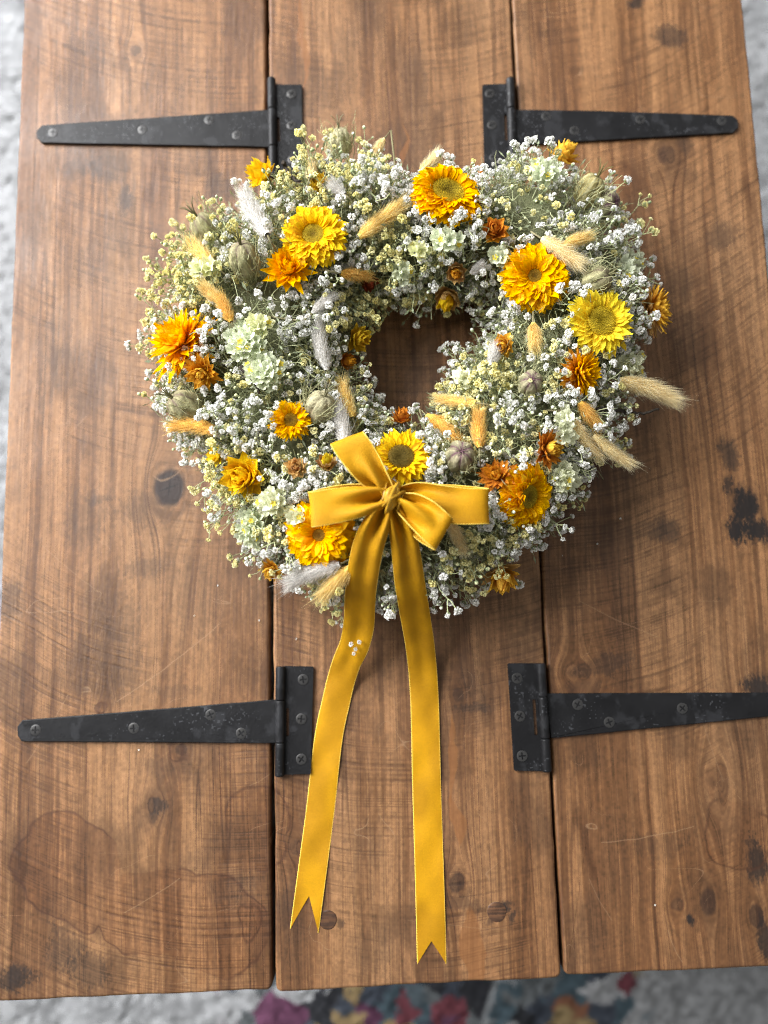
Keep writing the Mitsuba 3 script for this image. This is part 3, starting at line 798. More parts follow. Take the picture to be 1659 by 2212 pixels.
def bunny(x0, y0, x1, y1, r, col, lab):
    a, na = on_ring(x0, y0)
    b, nb = on_ring(x1, y1)
    za = a[2] + .008
    zb = max(b[2] + .006, .030)
    a, b = px(x0, y0, za), px(x1, y1, za * .5 + zb * .5 if abs(za - zb) > .02 else zb + .002)
    ax = unit(b - a)
    L = np.linalg.norm(b - a) * 1.0
    R = r * depth(a) / FPX * 1.03
    key = newkey('bunny_tail', wreath)
    labels[key] = {'label': lab}
    for t in (.12, .35, .6, .85):
        keep_out.append((a + ax * L * t, UPZ, R * 1.05))
    bend = np.cross(ax, UPZ) * RNG.uniform(-.10, .10) * L
    core = lambda t: a + ax * L * t + bend * (4 * t * (1 - t)) - bend * 0
    cb, ct = map(np.array, FUR[col])
    F = frame(ax)
    prof = lambda t: R * .70 * np.sqrt(np.clip(np.sin(np.pi * np.clip(.07 + .86 * t, 0, 1)), 0, 1)) * (1.06 - .45 * t)
    rows, n = 9, 12
    an = np.arange(n) * 2 * math.pi / n
    ts = np.linspace(0, .88, rows)
    v = np.vstack([core(t) + prof(t) * (np.cos(an)[:, None] * F[:, 0] + np.sin(an)[:, None] * F[:, 1]) for t in ts])
    put('seed_head', (v, grid_faces(rows, n, True)), 'matte', key, smooth=True, color=np.repeat(cb[None] * .9, len(v), 0))
    N = int(2600 * min(1.2, max(.5, L * R / .0003)))
    t = RNG.random(N) ** .9
    az = RNG.random(N) * 2 * math.pi
    rad = np.cos(az)[:, None] * F[:, 0] + np.sin(az)[:, None] * F[:, 1]
    root = np.array([core(q) for q in t * .9]) + rad * prof(t * .9)[:, None] * .85
    d = unit(ax * 1.0 + rad * (.70 * (1 - .5 * t))[:, None] + RNG.normal(0, .10, (N, 3)))
    ln = R * RNG.uniform(.7, 1.35, N)[:, None] * (1.0 + .45 * t[:, None])
    stray = RNG.random(N) < .10
    ln[stray] *= 1.6
    side = unit(np.cross(d, RNG.standard_normal((N, 3))))
    w = RNG.uniform(.00008, .00015, N)[:, None]
    m = root + d * ln * .5
    tip = root + d * ln + ax * ln * .18 + RNG.normal(0, .0006, (N, 3))
    V = np.stack([root - side * w, root + side * w, m - side * w * .8, m + side * w * .8, tip], 1)
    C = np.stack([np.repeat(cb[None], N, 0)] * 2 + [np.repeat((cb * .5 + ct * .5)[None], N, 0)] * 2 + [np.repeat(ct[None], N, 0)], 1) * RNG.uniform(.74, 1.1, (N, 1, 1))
    base = np.arange(N)[:, None] * 5
    f = np.vstack([base + np.array(q) for q in ([0, 1, 3], [0, 3, 2], [2, 3, 4])])
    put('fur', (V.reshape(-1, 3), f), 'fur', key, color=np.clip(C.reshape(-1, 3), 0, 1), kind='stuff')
    cp = ring(math.atan2(a[1] - CY, a[0] - CX), math.pi / 2, .3)
    put('stalk', tube([a + ax * L * .05, a - ax * .008, .5 * (a + cp) - ax * .008, cp], .0007, .0007, 5), 'matte', key, smooth=True, color=np.full((20, 3), .22) * [1, .9, .5])


for t in TAILS:
    bunny(*t)

# ---------- statice: clusters of ruffled papery funnels
STAT = {'mint': (.80, .84, .64), 'cream': (.80, .79, .58), 'pale': (.74, .77, .58), 'yellowish': (.82, .82, .50)}


def funnel(R, col):
    rows, n = 6, 30
    s = np.linspace(.08, 1, rows)
    a = np.arange(n) * 2 * math.pi / n
    S, A = np.meshgrid(s, a, indexing='ij')
    ph = RNG.uniform(0, 6.28, 3)
    rad = R * (.12 + .88 * S ** 1.25) * (1 + .10 * S ** 2 * np.cos(5 * A + ph[0]) + .05 * S ** 2 * np.cos(11 * A + ph[1]))
    z = R * (1.25 * S ** .8 - .25) + R * .24 * S ** 2 * np.cos(5 * A + ph[1]) + R * .11 * S ** 3 * np.cos(12 * A + ph[2])
    rad = rad + R * .05 * S ** 3 * RNG.standard_normal(S.shape)
    v = np.stack([rad * np.cos(A), rad * np.sin(A), z - R * .9], -1).reshape(-1, 3)
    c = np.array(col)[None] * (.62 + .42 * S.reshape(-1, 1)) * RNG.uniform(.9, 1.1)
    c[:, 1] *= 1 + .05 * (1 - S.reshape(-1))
    return v, grid_faces(rows, n, True), np.clip(c, 0, .92)


def statice(x, y, rx, ry, col, lab, n=None, face=(0, 0), size=11.0, lift=.004):
    key = newkey('statice_cluster', wreath)
    labels[key] = {'label': lab}
    c, nrm = on_ring(x, y)
    sc = depth(c) / FPX
    keep_out.append((px(x, y, c[2] + lift), unit(nrm + UPZ), min(rx, ry) * sc * .90))
    if abs(rx - ry) > 8:
        for sgn in (-.55, .55):
            qx, qy = (x + sgn * rx, y) if rx > ry else (x, y + sgn * ry)
            keep_out.append((px(qx, qy, c[2] + lift), unit(nrm + UPZ), min(rx, ry) * sc * .86))
    n = n or max(6, int(rx * ry / 95))
    for i in range(n):
        u = math.sqrt((i + .5) / n)
        a = i * 2.39996 + .4
        qx, qy = x + rx * u * math.cos(a) * .88, y + ry * u * math.sin(a) * .88
        p, nn = on_ring(qx, qy)
        z = max(c[2], p[2]) * .5 + min(c[2] + .004, p[2] + .01) * .5 + lift + .010 * (1 - u * u)
        p = px(qx, qy, z)
        d = unit(nn * .6 + UPZ * .5 + (RT * math.cos(a) - GF * math.sin(a)) * .55 * u + RT * face[0] + GF * face[1] + RNG.normal(0, .18, 3))
        R = size * RNG.uniform(.8, 1.2) * sc * 1.15
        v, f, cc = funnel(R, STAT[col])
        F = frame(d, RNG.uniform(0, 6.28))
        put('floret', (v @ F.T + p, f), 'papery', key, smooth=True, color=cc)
        if RNG.random() < .22:
            mb = MB()
            for j in range(5):
                b = j * 1.2566
                o = np.array([math.cos(b), math.sin(b), .3]) * R * .45
                e = np.array([-math.sin(b), math.cos(b), 0]) * R * .2
                q = np.array([[0, 0, -R * .1], o * .7 - e, o * .7 + e, o * 1.2])
                mb.add(q @ F.T + p + d * R * .15, [[0, 1, 2], [1, 3, 2]], (.78, .62, .08))
            put('yellow_petals', mb.mesh(), 'papery', key, uv=mb.col())


for s in [
    (530, 735, 48, 44, 'mint', 'mint green statice cluster on the left side, upper half'), (570, 800, 46, 44, 'pale', 'mint green statice cluster on the left side, lower half'),
    (538, 1140, 33, 50, 'mint', 'pale mint statice cluster at the lower left'), (585, 1085, 32, 34, 'cream', 'cream green statice cluster beside the lower left mint one'),
    (965, 515, 40, 22, 'mint', 'mint statice cluster below the big top strawflower'), (1178, 366, 46, 30, 'mint', 'mint statice cluster at the upper right rim'),
    (1368, 575, 30, 44, 'pale', 'pale green statice cluster at the right edge beside the seed pod'), (1365, 786, 34, 32, 'cream', 'cream statice cluster at the right edge below the tan strawflower'),
    (1222, 1035, 36, 42, 'cream', 'cream statice cluster at the lower right rim'), (1222, 918, 20, 46, 'cream', 'cream statice strip left of the right bunny tails'),
    (440, 575, 42, 22, 'yellowish', 'yellowish mint statice at the upper left edge'), (1078, 553, 20, 22, 'pale', 'small grey green statice below the rusty bud'),
    (868, 590, 22, 26, 'pale', 'shaded pale statice above the hole'), (560, 700, 26, 26, 'yellowish', 'yellowish statice above the left cluster'), (640, 1115, 22, 22, 'cream', 'small cream statice beside the bow'),
    (905, 540, 22, 18, 'yellowish', 'small yellowish statice above the hole'), (1000, 815, 22, 18, 'cream', 'small cream statice on the right inner side'),
]:
    statice(*s)


# ---------- seed pods
def pod(x, y, rx, ry, face, style, lab, lobes=6, lift=.006, threads=34):
    key = newkey('seed_pod', wreath)
    labels[key] = {'label': lab}
    p, nrm = on_ring(x, y)
    sc = depth(p) / FPX
    n = unit(nrm * .35 + UPZ * .5 + RT * face[0] + GF * face[1])
    rx, ry = rx * .94, ry * .94
    p = px(x, y, p[2] + lift - .003)
    R = min(rx, ry) * sc
    H = R * 1.18
    keep_out.append((p, UPZ, max(rx, ry) * sc * .92))
    F = frame(n, RNG.uniform(0, 6.28))
    rows, cols = 22, 72
    t = np.linspace(.0, math.pi, rows)
    a = np.arange(cols) * 2 * math.pi / cols
    TT, A = np.meshgrid(t, a, indexing='ij')
    lob = np.abs(np.cos(lobes / 2 * A)) ** .7
    rr = R * np.sin(TT) ** .8 * (.84 + .18 * lob * np.sin(TT) ** .5)
    zz = -H * np.cos(TT) - .12 * R * np.exp(-((TT - math.pi) / .35) ** 2)
    v = np.stack([rr * np.cos(A), rr * np.sin(A), zz], -1).reshape(-1, 3)
    v *= 1 + .20 * (meshkit.fbm(v / R * 2.2, 3, 9) - .5)[:, None] + .10 * (meshkit.fbm(v / R * 7, 2, 3) - .5)[:, None]
    v += RNG.normal(0, R * .008, v.shape)
    base = {'green': (.25, .235, .12), 'cream': (.38, .35, .21), 'purple': (.26, .245, .14), 'tan': (.29, .25, .10)}[style]
    pur = np.array([.13, .07, .085])
    nz = meshkit.fbm(v / R * 3.0, 3, 4)
    seam = np.clip(1 - lob.reshape(-1) * 1.6, 0, 1)
    topw = np.clip((TT.reshape(-1) - 1.5) / 1.3, 0, 1)
    amt = {'green': .65, 'cream': .30, 'purple': 1.0, 'tan': .45}[style]
    wgt = np.clip(seam * .9 * (.4 + topw) + topw ** 2 * .45 + (nz - .5) * 1.2, 0, 1) * amt
    rib = np.clip((np.abs(np.cos(lobes / 2 * A)).reshape(-1) - .93) / .07, 0, 1)
    c = np.array(base)[None] * (.45 + 1.1 * nz[:, None])
    c = c * (1 - wgt[:, None]) + pur[None] * wgt[:, None]
    c = c * (1 - .45 * rib[:, None]) + np.array([.50, .48, .30]) * .45 * rib[:, None]
    put('pod', (v @ F.T + p, grid_faces(rows, cols, True)), 'matte', key, smooth=True, color=np.clip(c, 0, 1))
    mb = MB()
    for i in range(lobes):
        b = i * 2 * math.pi / lobes
        o = np.array([math.cos(b), math.sin(b), 0])
        if style == 'purple':
            pts = [o * R * .04 + [0, 0, H * .90], o * R * .2 + [0, 0, H * 1.0], o * R * .42 + [0, 0, H * .93]]
        else:
            pts = [o * R * .05 + [0, 0, H * .9], o * R * .12 + [0, 0, H * 1.25], o * R * .35 + [0, 0, H * 1.6], o * R * .65 + [0, 0, H * 1.8]]
        vv, ff = tube(np.array(pts) @ F.T + p, R * .05, R * .015, 5)
        mb.add(vv, ff, pur * 1.1 if style == 'purple' else np.array(base) * .6)
    put('horns', mb.mesh(), 'matte', key, smooth=True, uv=mb.col())
    mb = MB()
    for i in range(threads):
        b = RNG.uniform(0, 6.28)
        s = np.linspace(0, 1, 9)
        wob = RNG.normal(0, .08, (9, 3)).cumsum(0) * R * .9
        rad = R * (.2 + 1.05 * np.sin(s * 1.5 + .2))
        bb = b + .9 * RNG.normal() * s
        pts = np.stack([rad * np.cos(bb), rad * np.sin(bb), -H * 1.1 + s * H * RNG.uniform(1.3, 2.7)], -1) + wob
        vv, ff = tube(pts @ F.T + p, .00028, .00016, 3)
        mb.add(vv, ff, np.array([.36, .36, .20]) * RNG.uniform(.6, 1.3))
        for q in (4, 6):
            e = pts[q] + RNG.normal(0, R * .35, 3)
            vv, ff = tube(np.array([pts[q], .5 * (pts[q] + e) + RNG.normal(0, R * .08, 3), e]) @ F.T + p, .00017, .0001, 3)
            mb.add(vv, ff, np.array([.36, .36, .20]) * RNG.uniform(.6, 1.3))
    put('thread_bracts', mb.mesh(), 'matte', key, uv=mb.col())


for s in [
    (528, 562, 36, 44, (-.1, .7), 'green', 'greenish papery seed pod with threads at the upper left'), (1272, 412, 36, 32, (.3, .5), 'tan', 'tan seed pod with threads at the upper right, left of a pair'),
    (1302, 440, 34, 32, (.5, -.4), 'purple', 'brownish purple seed pod at the upper right, right of a pair'), (1288, 605, 30, 42, (.8, .1), 'green', 'grey green seed pod with threads above the lemon strawflower'),
    (995, 987, 36, 36, (0, .05), 'purple', 'purple star marked seed pod right of the bow'), (1146, 828, 29, 29, (0, .0), 'purple', 'pale purple seed pod seen from the top on the right side'),
    (690, 880, 35, 38, (.3, .5), 'cream', 'cream ribbed seed pod left of the hole'), (402, 880, 38, 42, (-.5, .5), 'green', 'purple tinged seed pod at the left edge'),
    (447, 496, 34, 34, (-.4, .5), 'green', 'pale seed pod half hidden at the upper left edge'), (735, 306, 32, 26, (0, .4), 'cream', 'pale purple tinged seed pod at the top rim'),
]:
    pod(*s)

# ---------- dark twigs that stick out
for pts, lab in [([(1290, 885), (1320, 884), (1350, 890), (1385, 893), (1425, 883)], 'dark twig sticking out at the right edge'), ([(612, 350), (622, 372), (632, 386), (650, 392)], 'dark twig at the upper left rim'), ([(520, 790), (540, 812), (552, 830), (560, 850)], 'dark twig below the left statice')]:
    sp = CubicSpline(np.arange(len(pts)), np.array([px(x, y, on_ring(x, y)[0][2] + .006) for x, y in pts]))
    q = sp(np.linspace(0, len(pts) - 1, 24)) + RNG.normal(0, .0004, (24, 3))
    v, f = tube(q, .0016, .0008, 7)
    put('twig', (v, f), 'matte', wreath, smooth=True, color=np.full(v.shape, .035) * [1.1, .9, .75], label=lab)

# ------------------------------------------------------------------ the bow, tied on top of the wreath
bow = thing('ribbon_bow', 'mustard yellow velvet ribbon bow with four loops and two long tails tied on the wreath', 'bow')


def ribbon(name, ctrl, width=.0205, label=None, notch=0.0, n=90, pleat=.35, thick=.0007, bsdf='velvet', trim=True):
    """ctrl rows: pixel x, y, height z, side direction in the picture (right, down), side lift, width factor, pleat depth."""
    c = np.array(ctrl, float)
    P = np.array([px(a[0], a[1], a[2]) for a in c])
    S = np.array([unit(RT * a[3] - GF * a[4] + UPZ * a[5]) for a in c])
    W, PL = c[:, 6], c[:, 7]
    s = np.r_[0, np.cumsum(np.linalg.norm(np.diff(P, axis=0), axis=1) + 1e-5)]
    u = np.linspace(0, s[-1], n)
    from scipy.interpolate import PchipInterpolator as PI_
    P, S, W, PL = PI_(s, P)(u), unit(PI_(s, S)(u)), PI_(s, W)(u), PI_(s, PL)(u)
    # one soft pass over the path, ends kept
    for _ in range(2):
        P[1:-1] = .25 * P[:-2] + .5 * P[1:-1] + .25 * P[2:]
    Tn = unit(np.gradient(P, axis=0))
    S = unit(S - Tn * np.sum(S * Tn, 1, keepdims=True))
    N = np.cross(S, Tn)
    m = 21
    q = np.linspace(-1, 1, m)
    fade = np.clip((u - s[-1] * .80) / (s[-1] * .20), 0, 1)
    rows = []
    for i in range(n):
        off = PL[i] * .0056 * (np.cos(q * math.pi * 1.5) - .3 + .35 * np.sin(q * 5 + 1.0)) + .00035 * math.sin(u[i] * 160) * np.sin(q * 2.2 + u[i] * 40) + .00025 * (q * q) + (.0006 * np.sin(u[i] * 70 + 1.3 * q + 2) * (q + .4 * math.sin(u[i] * 31)) + .0007) * min(1, max(0, (.12 - PL[i]) / .12)) * (s[-1] > .12)
        rows.append(P[i] + S[i] * (q * width * .5 * W[i])[:, None] + N[i] * off[:, None])
    V = np.array(rows)
    if notch:
        cut = notch * (1 - np.abs(q)) ** .95
        ulen = s[-1]
        for j in range(m):
            newu = u - fade * cut[j]
            for d in range(3):
                V[:, j, d] = np.interp(newu, u, V[:, j, d].copy())
    Nn = np.cross(np.gradient(V, axis=1), np.gradient(V, axis=0))
    Nn = unit(Nn)
    A, B = V + Nn * thick * .5, V - Nn * thick * .5
    v = np.vstack([A.reshape(-1, 3), B.reshape(-1, 3)])
    f0 = grid_faces(n, m)
    k = n * m
    edge = list(range(m)) + [i * m + m - 1 for i in range(1, n)] + [(n - 1) * m + j for j in range(m - 2, -1, -1)] + [i * m for i in range(n - 2, 0, -1)]
    e = np.array(edge)
    e2 = np.roll(e, -1)
    f = np.vstack([f0[:, ::-1], f0 + k, np.c_[e, e2, e2 + k], np.c_[e, e2 + k, e + k]])
    key = put(name, (v, f), bsdf, bow, smooth=50, label=label)
    if trim:
        for j in (0, m - 1):
            vv, ff = tube(V[:, j], .00042, .00042, 5)
            put('woven_edge', (vv, ff), 'selvage', key, smooth=True)
    for i in range(4, n, 5):
        if V[i, m // 2, 2] > .02:
            keep_out.append((V[i, m // 2], unit(UPZ * 1.0), width * .62 * W[i]))
    return V


Z = .094
# upper loop
ribbon('loop', [(842, 1074, Z, .8, .5, 0, .42, 1.0), (815, 1040, Z + .007, .86, -.05, .1, .72, .7), (786, 1000, Z + .009, .93, -.28, 0, .95, .2), (764, 968, Z + .009, .93, -.37, 0, 1, 0), (753, 953, Z + .0080, .93, -.37, 0, 1, 0),
                (749, 946, Z + .0045, .93, -.37, 0, 1, 0), (753, 954, Z + .001, .93, -.37, 0, 1, 0), (775, 985, Z - .002, .93, -.30, 0, .95, 0), (815, 1040, Z - .003, .86, -.1, 0, .7, .3), (842, 1074, Z - .003, .8, .3, 0, .42, .5)], label='upper loop of the bow')
ribbon('loop', [(838, 1076, Z + .001, .25, 1, 0, .42, 1.0), (800, 1080, Z + .004, .15, 1, .1, .78, .7), (750, 1088, Z + .006, .08, 1, 0, .95, .2), (700, 1096, Z + .006, .08, 1, 0, 1, 0), (677, 1100, Z + .0052, .1, 1, 0, 1, 0),
                (670, 1101, Z + .002, .1, 1, 0, 1, 0), (678, 1099, Z - .0012, .1, 1, 0, 1, 0), (720, 1088, Z - .004, .12, 1, 0, 1, 0), (790, 1076, Z - .005, .2, 1, 0, .8, .3), (838, 1076, Z - .004, .3, 1, 0, .42, .5)], label='left loop of the bow')
ribbon('loop', [(852, 1072, Z - .001, -.1, 1, 0, .42, 1.0), (900, 1076, Z + .001, -.02, 1, .1, .95, .6), (960, 1090, Z + .003, 0, 1, 0, 1.08, .2), (1020, 1094, Z + .003, .0, 1, 0, 1.02, 0), (1047, 1094, Z + .002, .02, 1, 0, 1, 0),
                (1055, 1094, Z - .001, .02, 1, 0, 1, 0), (1047, 1092, Z - .0042, .02, 1, 0, 1, 0), (1000, 1086, Z - .007, .03, 1, 0, 1, 0), (910, 1076, Z - .008, .1, 1, 0, .8, .3), (852, 1072, Z - .008, .1, 1, 0, .42, .5)], label='right loop of the bow')
ribbon('loop', [(854, 1082, Z + .003, -.45, .9, 0, .40, 1.0), (885, 1092, Z + .010, -.50, .86, .1, .80, .8), (920, 1118, Z + .012, -.48, .88, 0, .98, .4), (945, 1142, Z + .012, -.50, .86, 0, 1, 0), (955, 1151, Z + .011, -.5, .86, 0, 1, 0),
                (959, 1155, Z + .008, -.5, .86, 0, 1, 0), (954, 1153, Z + .005, -.5, .86, 0, 1, 0), (930, 1140, Z + .000, -.5, .86, 0, 1, 0), (885, 1105, Z - .003, -.5, .9, 0, .8, .3), (854, 1082, Z - .002, -.4, .9, 0, .42, .5)], label='lower right loop of the bow')
ribbon('tail', [(834, 1088, Z + .001, 1, -.4, 0, .42, .9), (818, 1125, Z + .000, 1, .35, 0, .80, .7), (800, 1165, Z - .005, 1, .36, 0, .95, .3), (786, 1225, Z - .018, 1, .16, .05, 1.0, .15), (778, 1290, Z - .040, 1, .04, .1, 1.02, .1),
                (775, 1350, .032, 1, .10, .1, 1.06, .1), (766, 1392, .022, 1, .32, .05, 1.04, .08), (747, 1436, .011, 1, .36, 0, 1, .05), (735, 1476, .0045, 1, .24, 0, 1, 0), (725, 1520, .0022, 1, .16, 0, 1, 0), (712, 1580, .0018, 1, .14, 0, 1, 0), (693, 1740, .0014, 1, .12, 0, 1, 0), (675, 1880, .0014, 1, .1, 0, 1, 0), (657, 2012, .0014, 1, .06, 0, 1, 0)],
       label='left tail of the bow lying on the table', notch=.0225, n=170, width=.0188)
ribbon('tail', [(846, 1090, Z + .000, 1, .3, 0, .42, .9), (862, 1130, Z - .002, 1, -.15, 0, .70, .7), (874, 1175, Z - .008, 1, -.2, 0, .85, .3), (884, 1250, Z - .024, 1, -.12, -.1, .95, .15), (897, 1330, Z - .056, 1, -.18, -.05, 1.0, .1),
                (908, 1400, .018, 1, -.1, 0, 1, .08), (914, 1460, .007, 1, -.06, 0, 1, .05), (918, 1530, .003, 1, -.05, 0, 1, 0), (922, 1700, .0014, 1, -.02, 0, 1, 0), (927, 1860, .0018, 1, -.02, 0, 1, 0), (931, 2000, .0014, 1, -.02, 0, 1, 0), (933, 2084, .0014, 1, .12, 0, 1, 0)],
       label='right tail of the bow lying on the table', notch=.0145, n=170, width=.0190)
# the knot: a lumpy wrapped band
kc = px(846, 1076, Z + .008)
t, a = np.meshgrid(np.linspace(0, math.pi, 22), np.arange(36) * 2 * math.pi / 36, indexing='ij')
kx = .0046 * np.sin(t) ** .8 * np.cos(a)
ky = .0076 * np.cos(t)
kz = .0040 * np.sin(t) ** .8 * np.sin(a)
crease = .0007 * np.cos((kx * 700 + ky * 520) + .8) + .0004 * np.sin(kx * 1500 - ky * 300)
kv = np.stack([kx, ky, kz + crease * (kz > -.002)], -1)
kv[..., 0] *= 1 + .16 * np.sin(ky * 420 + 1)
ca, sa = math.cos(-.30), math.sin(-.30)
kv = np.stack([kv[..., 0] * ca - kv[..., 1] * sa, kv[..., 0] * sa + kv[..., 1] * ca, kv[..., 2]], -1).reshape(-1, 3) + kc
put('knot_core', (kv, grid_faces(22, 36, True)), 'satin_knot', bow, smooth=True)
ribbon('knot', [(836, 1104, Z - .002, .92, .42, 0, 1.0, .5), (838, 1098, Z + .006, .92, .42, 0, .95, .55), (845, 1080, Z + .0108, .90, .46, .25, .86, .6), (850, 1064, Z + .0095, .88, .5, .2, .9, .6), (855, 1053, Z + .005, .9, .42, 0, 1.0, .55), (857, 1048, Z - .003, .92, .4, 0, 1.0, .5)],
       width=.0122, n=40, bsdf='satin_knot', label='tightly wrapped twisted band in the middle of the bow', trim=False)
ribbon('knot_fold', [(826, 1092, Z + .001, .5, .85, 0, .6, .5), (834, 1088, Z + .0075, .5, .85, 0, .7, .6), (846, 1078, Z + .0112, .45, .9, .1, .5, .6), (858, 1070, Z + .0085, .5, .85, 0, .7, .6), (866, 1066, Z + .001, .5, .85, 0, .7, .5)],
       width=.0085, n=40, bsdf='satin_knot', trim=False)
keep_out.append((kc, UPZ, .009))

# ------------------------------------------------------------------ baby's breath: sprigs all over the ring
KC = np.array([k[0] for k in keep_out])
KN_ = np.array([k[1] for k in keep_out])
KR = np.array([k[2] for k in keep_out])


def blocked(p, slack=1.0, low=-.004):
    d = p - KC
    h = np.sum(d * KN_, 1)
    lat = np.linalg.norm(d - h[:, None] * KN_, axis=1)
    return bool(np.any((lat < KR * slack) & (h > low) & (h < .026)))


def floret_mesh(seed, n=22):
    r = np.random.default_rng(seed)
    V, F, C = [], [], []
    for i in range(n):
        u = (i + .5) / n
        z = 1 - 1.55 * u
        a = i * 2.39996
        o = np.array([math.sqrt(max(0, 1 - z * z)) * math.cos(a), math.sqrt(max(0, 1 - z * z)) * math.sin(a), z])
        o = unit(o + r.normal(0, .15, 3))
        s = unit(np.cross(o, r.standard_normal(3)))
        w = np.cross(o, s)
        k = r.uniform(.8, 1.12)
        b = o * .25
        L, M, Rr = o * .72 * k - s * .36 + w * r.normal(0, .12), o * .80 * k + w * r.normal(0, .2), o * .72 * k + s * .36 + w * r.normal(0, .12)
        tl, tr = o * k - s * .22 + w * r.normal(0, .2), o * k * .97 + s * .24 + w * r.normal(0, .2)
        k0 = len(V)
        V += [b, L, M, Rr, tl, tr]
        F += [[k0, k0 + 1, k0 + 2], [k0, k0 + 2, k0 + 3], [k0 + 1, k0 + 4, k0 + 2], [k0 + 2, k0 + 4, k0 + 5], [k0 + 2, k0 + 5, k0 + 3]]
        g = r.uniform(.9, 1.06)
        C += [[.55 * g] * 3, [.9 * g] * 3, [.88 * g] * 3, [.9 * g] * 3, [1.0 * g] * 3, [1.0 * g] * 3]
    npet = len(V)
    for j in range(4):
        b = j * 1.5708
        o = np.array([math.cos(b), math.sin(b), 0])
        e = np.array([-math.sin(b), math.cos(b), 0])
        k0 = len(V)
        V += [np.array([0, 0, -.85]), o * .5 - e * .3 + [0, 0, -.62], o * .5 + e * .3 + [0, 0, -.62], o * .72 + [0, 0, -.2]]
        F += [[k0, k0 + 1, k0 + 2], [k0 + 1, k0 + 3, k0 + 2]]
        C += [[-1, 0, 0]] * 4
    return np.array(V), np.array(F), np.array(C), npet


FL = [floret_mesh(i) for i in range(6)]
SEPAL = np.array([.22, .27, .12])


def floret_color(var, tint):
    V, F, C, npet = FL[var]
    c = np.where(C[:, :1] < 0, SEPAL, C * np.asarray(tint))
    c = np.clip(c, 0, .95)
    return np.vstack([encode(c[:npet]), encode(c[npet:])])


YELLOW = [(400, 540, 90), (350, 610, 50), (640, 340, 55), (560, 400, 40), (720, 320, 50), (840, 540, 90), (880, 640, 60), (1090, 880, 110), (1120, 950, 80), (1010, 1000, 55), (1100, 1130, 45), (1000, 1190, 80), (480, 1010, 60), (490, 1100, 55), (610, 960, 40),
          (560, 1220, 50), (430, 830, 45), (1250, 545, 55), (1250, 750, 50), (1060, 830, 55), (1190, 450, 40), (800, 560, 60), (1370, 950, 50), (770, 640, 50), (430, 460, 60), (700, 410, 60)]
YP = np.array([px(x, y, .075)[:2] for x, y, r in YELLOW])
YR = np.array([r / FPX * .48 for x, y, r in YELLOW])

rng = np.random.default_rng(5)
flist, buds = [], []          # florets: (pos, radius, axis, tint kind, sprig)
sprigs = []


def curve(p0, p1, bow_amt, n=5):
    t = np.linspace(0, 1, n)[:, None]
    off = rng.normal(0, 1, 3) * np.linalg.norm(p1 - p0) * bow_amt
    return p0 + (p1 - p0) * t + off * (4 * t * (1 - t)) + rng.normal(0, .0003, (n, 3)) * (t > 0) * (t < 1)


def make_sprig(th, ph, reach, nb, loose):
    mb = MB()
    lean = rng.uniform(-.35, .35)
    base = ring(th + lean, ph * .6 + .4 * math.pi / 2, .3)
    tip = ring(th, ph, reach)
    nrm = ring_normal(th, ph)
    d = np.min(np.linalg.norm(YP - tip[:2], axis=1) / YR)
    yellow = rng.random() < (.80 if d < 1 else .22)
    green = np.array([.29, .31, .17]) * rng.uniform(.7, 1.35) * (1.1 if yellow else 1)
    main = curve(base, tip, .08, 7)
    v, f = tube(main, .0006, .0004, 3)
    mb.add(v, f, green)
    k = len(sprigs)
    fl = 0
    for b in range(nb):
        t = rng.uniform(.45, 1)
        p = main[min(6, int(t * 6))]
        dirn = unit(unit(tip - base) * .6 + nrm * .55 + rng.normal(0, .62, 3))
        q = p + dirn * rng.uniform(.008, .017) * loose
        if q[2] < .003:
            q[2] = .003 + rng.random() * .004
        br = curve(p, q, .1, 4)
        sub = rng.integers(2, 5)
        any_ = False
        parts = []
        for _ in range(sub):
            d2 = unit(dirn * .7 + nrm * .3 + rng.normal(0, .55, 3))
            e = q + d2 * rng.uniform(.003, .0095) * loose
            e[2] = max(e[2], .003)
            if blocked(e) and rng.random() < .985:
                continue
            any_ = True
            parts.append(tube(curve(q, e, .08, 3), (.00031), .00024, 3))
            if rng.random() < (.30 if not yellow else .34):
                buds.append((e, rng.uniform(.0007, .0013), d2, yellow, k))
            else:
                r = rng.uniform(.0014, .0033) * (.95 if yellow else 1)
                flist.append((e + d2 * r * .6, r, d2, yellow, k))
                fl += 1
        if any_:
            v, f = tube(br, .0004, .0003, 3)
            mb.add(v, f, green)
            for v, f in parts:
                mb.add(v, f, green * 1.15)
    sprigs.append((mb, yellow, fl))


NS = 660
for i in range(NS):
    th = (i + rng.uniform(-.5, .5)) * 2 * math.pi * 13 / NS + rng.uniform(-.15, .15)
    th = (th + math.pi) % (2 * math.pi) - math.pi
    ph = math.radians(rng.uniform(-18, 200))
    if rng.random() < .25:
        ph = math.radians(rng.uniform(-18, 70))
    reach = rng.uniform(.70, 1.03)
    make_sprig(th, ph, reach, rng.integers(4, 8), 1.12)
# loose wisps that stand out at the left and the lower left, some round the rest
for i in range(46):
    deg = rng.choice([rng.uniform(140, 235), rng.uniform(140, 235), rng.uniform(-180, 180)])
    th = (math.radians(deg) + math.pi) % (2 * math.pi) - math.pi
    make_sprig(th, math.radians(rng.uniform(-10, 50)), rng.uniform(1.0, 1.16), 4, 1.3)
# a few wisps over the ribbon tails and down to the table
for x, y, z in [(770, 1395, .02), (712, 1350, .01), (870, 1330, .02), (790, 1340, .02), (1000, 1320, .02)]:
    p = px(x, y, z)
    make_sprig(math.atan2(p[1] - CY, p[0] - CX), math.radians(-14), 1.12, 5, 1.1)

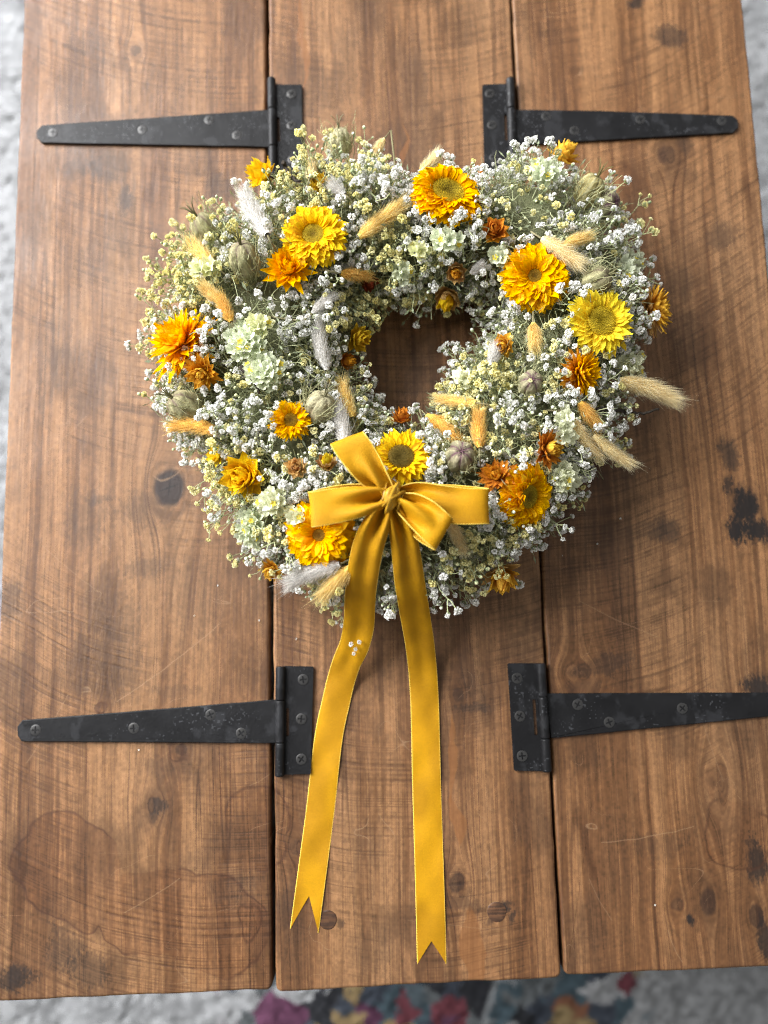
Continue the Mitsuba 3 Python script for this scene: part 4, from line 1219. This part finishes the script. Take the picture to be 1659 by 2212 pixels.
allP = np.array([q[0] for q in flist])
dcam = np.linalg.norm(allP - CAM, axis=1)
size = np.array([q[1] for q in flist]) / dcam
openness = allP[:, 2] / .08
order = np.argsort(-(size * (.4 + openness)))
as_part = set(order[:300].tolist())
WHITE_T, YEL_T = np.array([.94, .94, .90]), np.array([.94, .87, .40])
shared = {}
mass = MB()
for i, (p, r, ax, yel, k) in enumerate(flist):
    var = i % 6
    F = frame(ax, (i * 1.7) % 6.28)
    V, Fc, C, npet = FL[var]
    jr = np.random.default_rng(i)
    sq = np.array([jr.uniform(.75, 1.15), jr.uniform(.8, 1.2), jr.uniform(.65, 1.1)])
    if i in as_part:
        kk = (var, bool(yel))
        if kk not in shared:
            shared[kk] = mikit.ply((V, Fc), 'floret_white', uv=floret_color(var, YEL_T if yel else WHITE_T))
        M = np.eye(4)
        M[:3, :3] = F * r * sq
        M[:3, 3] = p
        scene[newkey('gypsophila_floret', wreath)] = {**shared[kk], 'to_world': T(M)}
    else:
        yr = rng.random()
        tint = (YEL_T * (1 - .35 * yr) + np.array([.92, .92, .74]) * .35 * yr) if yel else WHITE_T * rng.uniform(.92, 1.03)
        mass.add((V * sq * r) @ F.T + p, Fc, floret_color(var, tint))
put('gypsophila_mass', mass.mesh(), 'floret_white', wreath, uv=mass.col(), kind='stuff')
ico = trimesh.creation.icosphere(1, 1.0)
bm = MB()
for p, r, ax, yel, k in buds:
    F = frame(ax)
    v = np.array(ico.vertices) * [1, 1, 1.25]
    tcol = np.where(v[:, 2:] > .2, np.array([.80, .80, .68]) if not yel else np.array([.72, .72, .42]), np.array([.30, .36, .20]))
    bm.add((v * r) @ F.T + p, ico.faces, tcol)
put('gypsophila_buds', bm.mesh(), 'matte', wreath, smooth=True, uv=bm.col(), kind='stuff')
for mb, yel, fl in sprigs:
    put('gypsophila_sprig', mb.mesh(), 'matte', wreath, uv=mb.col())

# fine tangle of dry stems and small leaves between the sprigs
tg = MB()
for i in range(6500):
    th = rng.uniform(-math.pi, math.pi)
    ph = math.radians(rng.uniform(-20, 205))
    p0 = ring(th, ph, rng.uniform(.5, .95))
    n = ring_normal(th, ph)
    p1 = p0 + unit(n * .6 + rng.normal(0, .7, 3)) * rng.uniform(.009, .022)
    if p1[2] < .003 or blocked(p1, .95, .002):
        continue
    v, f = tube(curve(p0, p1, .12, 4), .00035, .0002, 3)
    tg.add(v, f, np.array([.31, .33, .19]) * rng.uniform(.4, 1.5))
    if i % 3 == 0:
        d = unit(p1 - p0)
        s = unit(np.cross(d, rng.standard_normal(3)))
        L, w = rng.uniform(.003, .007), rng.uniform(.0005, .0011)
        q = np.array([p1, p1 + d * L * .5 + s * w, p1 + d * L * .5 - s * w, p1 + d * L])
        tg.add(q, [[0, 1, 2], [1, 3, 2]], np.array([.27, .31, .19]) * rng.uniform(.6, 1.4))
put('stem_tangle', tg.mesh(), 'matte', wreath, uv=tg.col(), kind='stuff')
print('florets', len(flist), 'buds', len(buds), 'entries', len(scene), 'triangles', sum(len(w[1]) for w in meshkit.WRITTEN.values()))

# a few shed florets and crumbs on the table and the ribbon
cr = MB()
for i, (x, y, z) in enumerate([(1145, 1170, 0), (535, 1195, 0), (1215, 1200, 0), (470, 1265, 0), (1180, 1185, 0), (300, 1620, 0), (1415, 1955, 0), (560, 1340, 0), (545, 1220, 0), (1340, 1120, 0), (700, 1560, 0), (1290, 1175, 0), (420, 1330, 0), (640, 1380, 0)]):
    q = px(x, y, z + .0011)
    V, Fc, C, npet = FL[i % 6]
    cr.add(V * rng.uniform(.0004, .0008) + q, Fc, floret_color(i % 6, WHITE_T))
for i, (x, y, z) in enumerate([(758, 1392, .0255), (768, 1402, .0225), (776, 1387, .0265), (764, 1412, .0200)]):
    V, Fc, C, npet = FL[i % 6]
    cr.add(V * rng.uniform(.0013, .0019) + px(x, y, z + .0012), Fc, floret_color(i % 6, WHITE_T))
key = put('shed_petal_crumbs', cr.mesh(), 'floret_white', uv=cr.col(), kind='stuff', label='tiny white crumbs shed by the flowers onto the planks and the left ribbon tail')
labels[key]['category'] = 'crumbs'
